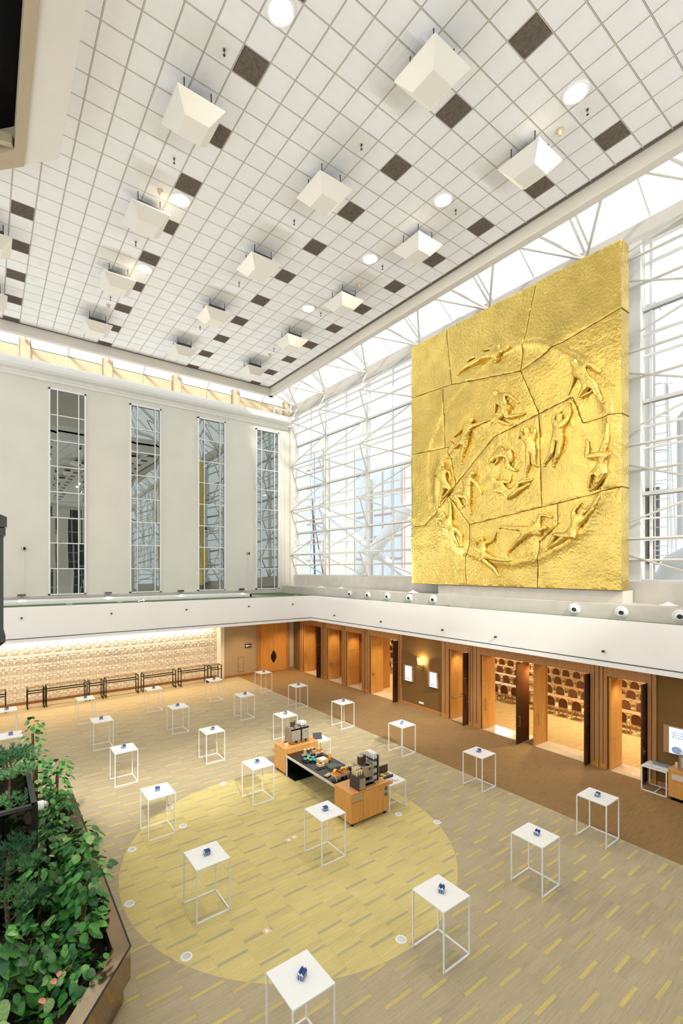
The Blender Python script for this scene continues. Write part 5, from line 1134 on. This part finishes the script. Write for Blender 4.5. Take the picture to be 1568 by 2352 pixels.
# anthuriums
fl = MB(); fl.add(*(lambda m: (m.v, m.f))(heart(1)))
flm = fl.mesh('bloom', 'flower_pink', True); spm = MB().cyl((0, 0, 0), (.35, 0, .30), .05, 6, .02).mesh('spadix', 'spadix')
for k, (x, y, z, s, l_) in enumerate(((.62, 7.75, .92, .12, 'nearest the lower left corner'), (.80, 7.98, .95, .12, 'in the near cluster, left'), (.90, 8.02, .99, .10, 'in the near cluster, right'), (.46, 7.45, .86, .10, 'low at the view edge'), (.52, 7.2, .80, .10, 'lowest in the frame'), (1.42, 11.9, 1.45, .10, 'mid-planter, upper'), (1.35, 11.3, 1.38, .10, 'mid-planter, lower'), (1.52, 10.4, 1.3, .08, 'mid-planter near the rim'))):
    t = thing('anthurium_flower', 'pink anthurium flower '+l_, 'flower', (x, y, .6), 0, 'pink anthurium flowers')
    MB().tube([(0, 0, 0), (.01, .01, (z-.6)*.6), (.03, 0, z-.6)], .006, 5).build('stem', 'stem_green', t); o = shared('bloom', flm, t, (.03, 0, z-.6), (random.uniform(-.2, .2), -.1, random.uniform(-2.2, -.6)), (s, s, s)); shared('spadix', spm, o, (.3, 0, .02))
# pines
def pine(label, x, y, h, pads, z0=.6):
    t = thing('pine_tree', label, 'tree', (x, y, z0), 0, 'small pines in the planter')
    MB().tube([(0, 0, 0), (.03, .02, h*.35), (-.02, .0, h*.7), (.02, 0, h)], .045, 8, .5).build('trunk', 'bark', t, smooth=True)
    for q, (px_, py_, pz_, r) in enumerate(pads):
        MB().tube([(0, 0, pz_-.15), (px_*.5, py_*.5, pz_-.08), (px_, py_, pz_)], .016, 5).build('branch', 'bark', t)
        mb = MB()
        for c in range(int(80*r/.3)):
            a = random.uniform(0, 2*PI); rr = r*math.sqrt(random.random()); c0 = Vector((px_+rr*math.cos(a), py_+rr*math.sin(a), pz_+random.uniform(-.3, .5)*r*.6))
            up = Vector((math.cos(a)*.5, math.sin(a)*.5, 1)).normalized()
            for k in range(18):
                d = (up+Vector((random.uniform(-1, 1), random.uniform(-1, 1), random.uniform(-.5, .6)))*.9).normalized(); L = random.uniform(.07, .12)
                w = d.orthogonal().normalized()*.0055; e = c0+d*L
                o = len(mb.v); mb.v += [tuple(c0-w), tuple(c0+w), tuple(e)]; mb.f.append((o, o+1, o+2))
        tag(mb.build('needle_pad', 'pine_%d' % (q % 2), t), kind='stuff')
pine('pine inside the black glass case, its dark crown rising above it', .42, 11.6, 2.5, [(0, 0, 2.62, .40), (.22, .2, 2.5, .34), (-.3, .1, 2.5, .36), (.15, -.3, 2.35, .32), (-.1, .4, 2.45, .34), (.05, -.1, 1.7, .3), (-.2, -.3, 1.3, .3)])
pine('pine with pale green pads in front of the black glass case', .28, 8.9, 1.9, [(.05, .1, 2.0, .34), (.25, .0, 1.75, .26), (-.2, -.05, 1.7, .3), (.12, -.2, 1.35, .26), (.35, .15, 1.0, .24)])
pine('small pine low at the left edge of the view', .2, 7.95, .75, [(0, 0, .8, .26), (.18, .05, .7, .2), (-.15, .1, .7, .2)])
tag(MB().ball((0, 0, 0), .55, 14, 8, (1, 1.2, .35)).build('moss_mound', 'moss', None, smooth=True, loc=(.05, 9.0, .66)), 'brown moss mound at the foot of the front pine', 'moss')
# black glass case
gc = thing('glass_case', 'open-topped black framed glass case standing in the planter', 'glass case', (0, 0, .62))
x1, y0, y1, H = .74, 9.94, 12.05, 2.2; x0 = -1.6
for (x, y) in ((x1, y0), (x1, y1), (x0, y0), (x0, y1)): MB().box(x-.05, y-.05, 0, x+.05, y+.05, H).build('post', 'black_metal', gc)
for (a, b) in (((x0, y0), (x1, y0)), ((x1, y0), (x1, y1)), ((x0, y1), (x1, y1))):
    for z in (H-.03, H-.75, .05):
        MB().bar((a[0], a[1], z), (b[0], b[1], z), .09 if z > H-.1 else .06, .06).build('rail', 'dark_grey' if z > H-.1 else 'black_metal', gc)
    MB().bar((a[0], a[1], H/2), (b[0], b[1], H/2), .012, H-.15).build('glass_panel', 'glass_dark', gc)
MB().box(x0, y0+.06, 0, x1-.06, y1-.06, .25).build('case_base', 'black', gc)
dc = thing('dome_camera', 'white dome camera fixed to the black glass case corner', 'camera', (.82, 9.98, 2.74)); MB().cyl((-.03, 0, 0), (.07, 0, 0), .085, 16).build('mount', 'cup_white', dc, auto=40); MB().ball((.08, 0, 0), .07, 12, 8).build('dome', 'chrome', dc, smooth=True)
# black lantern at the left border
ln = thing('black_lantern', 'black framed glass lantern hanging at the left border of the view', 'lantern', (-.30, 5.35, 6.37)); ln.scale = (1, 1, .747)
for sx in (-.4, .4):
    for sy in (-.4, .4): MB().box(sx-.03, sy-.03, .18, sx+.03, sy+.03, 1.50).build('post', 'black_metal', ln)
MB().frus(-.44, -.44, .44, .44, .0, .18, .12, 0).box(-.445, -.445, .18, .445, .445, .26).build('bottom_cap', 'black_metal', ln); MB().box(-.445, -.445, 1.44, .445, .445, 1.53).box(-.455, -.455, 1.54, .455, .455, 1.66).frus(-.455, -.455, .455, .455, 1.66, 1.80, 0, .2).build('top_cap', 'black_metal', ln)
for s in (-.4, .4):
    MB().box(s-.004, -.37, .26, s+.004, .37, 1.44).build('glass_panel', 'glass_dark', ln); MB().box(-.37, s-.004, .26, .37, s+.004, 1.44).build('glass_panel', 'glass_dark', ln)
MB().cyl((0, 0, 1.8), (0, 0, (CZ-6.37)/.747), .02, 6).build('hanging_rod', 'black_metal', ln)
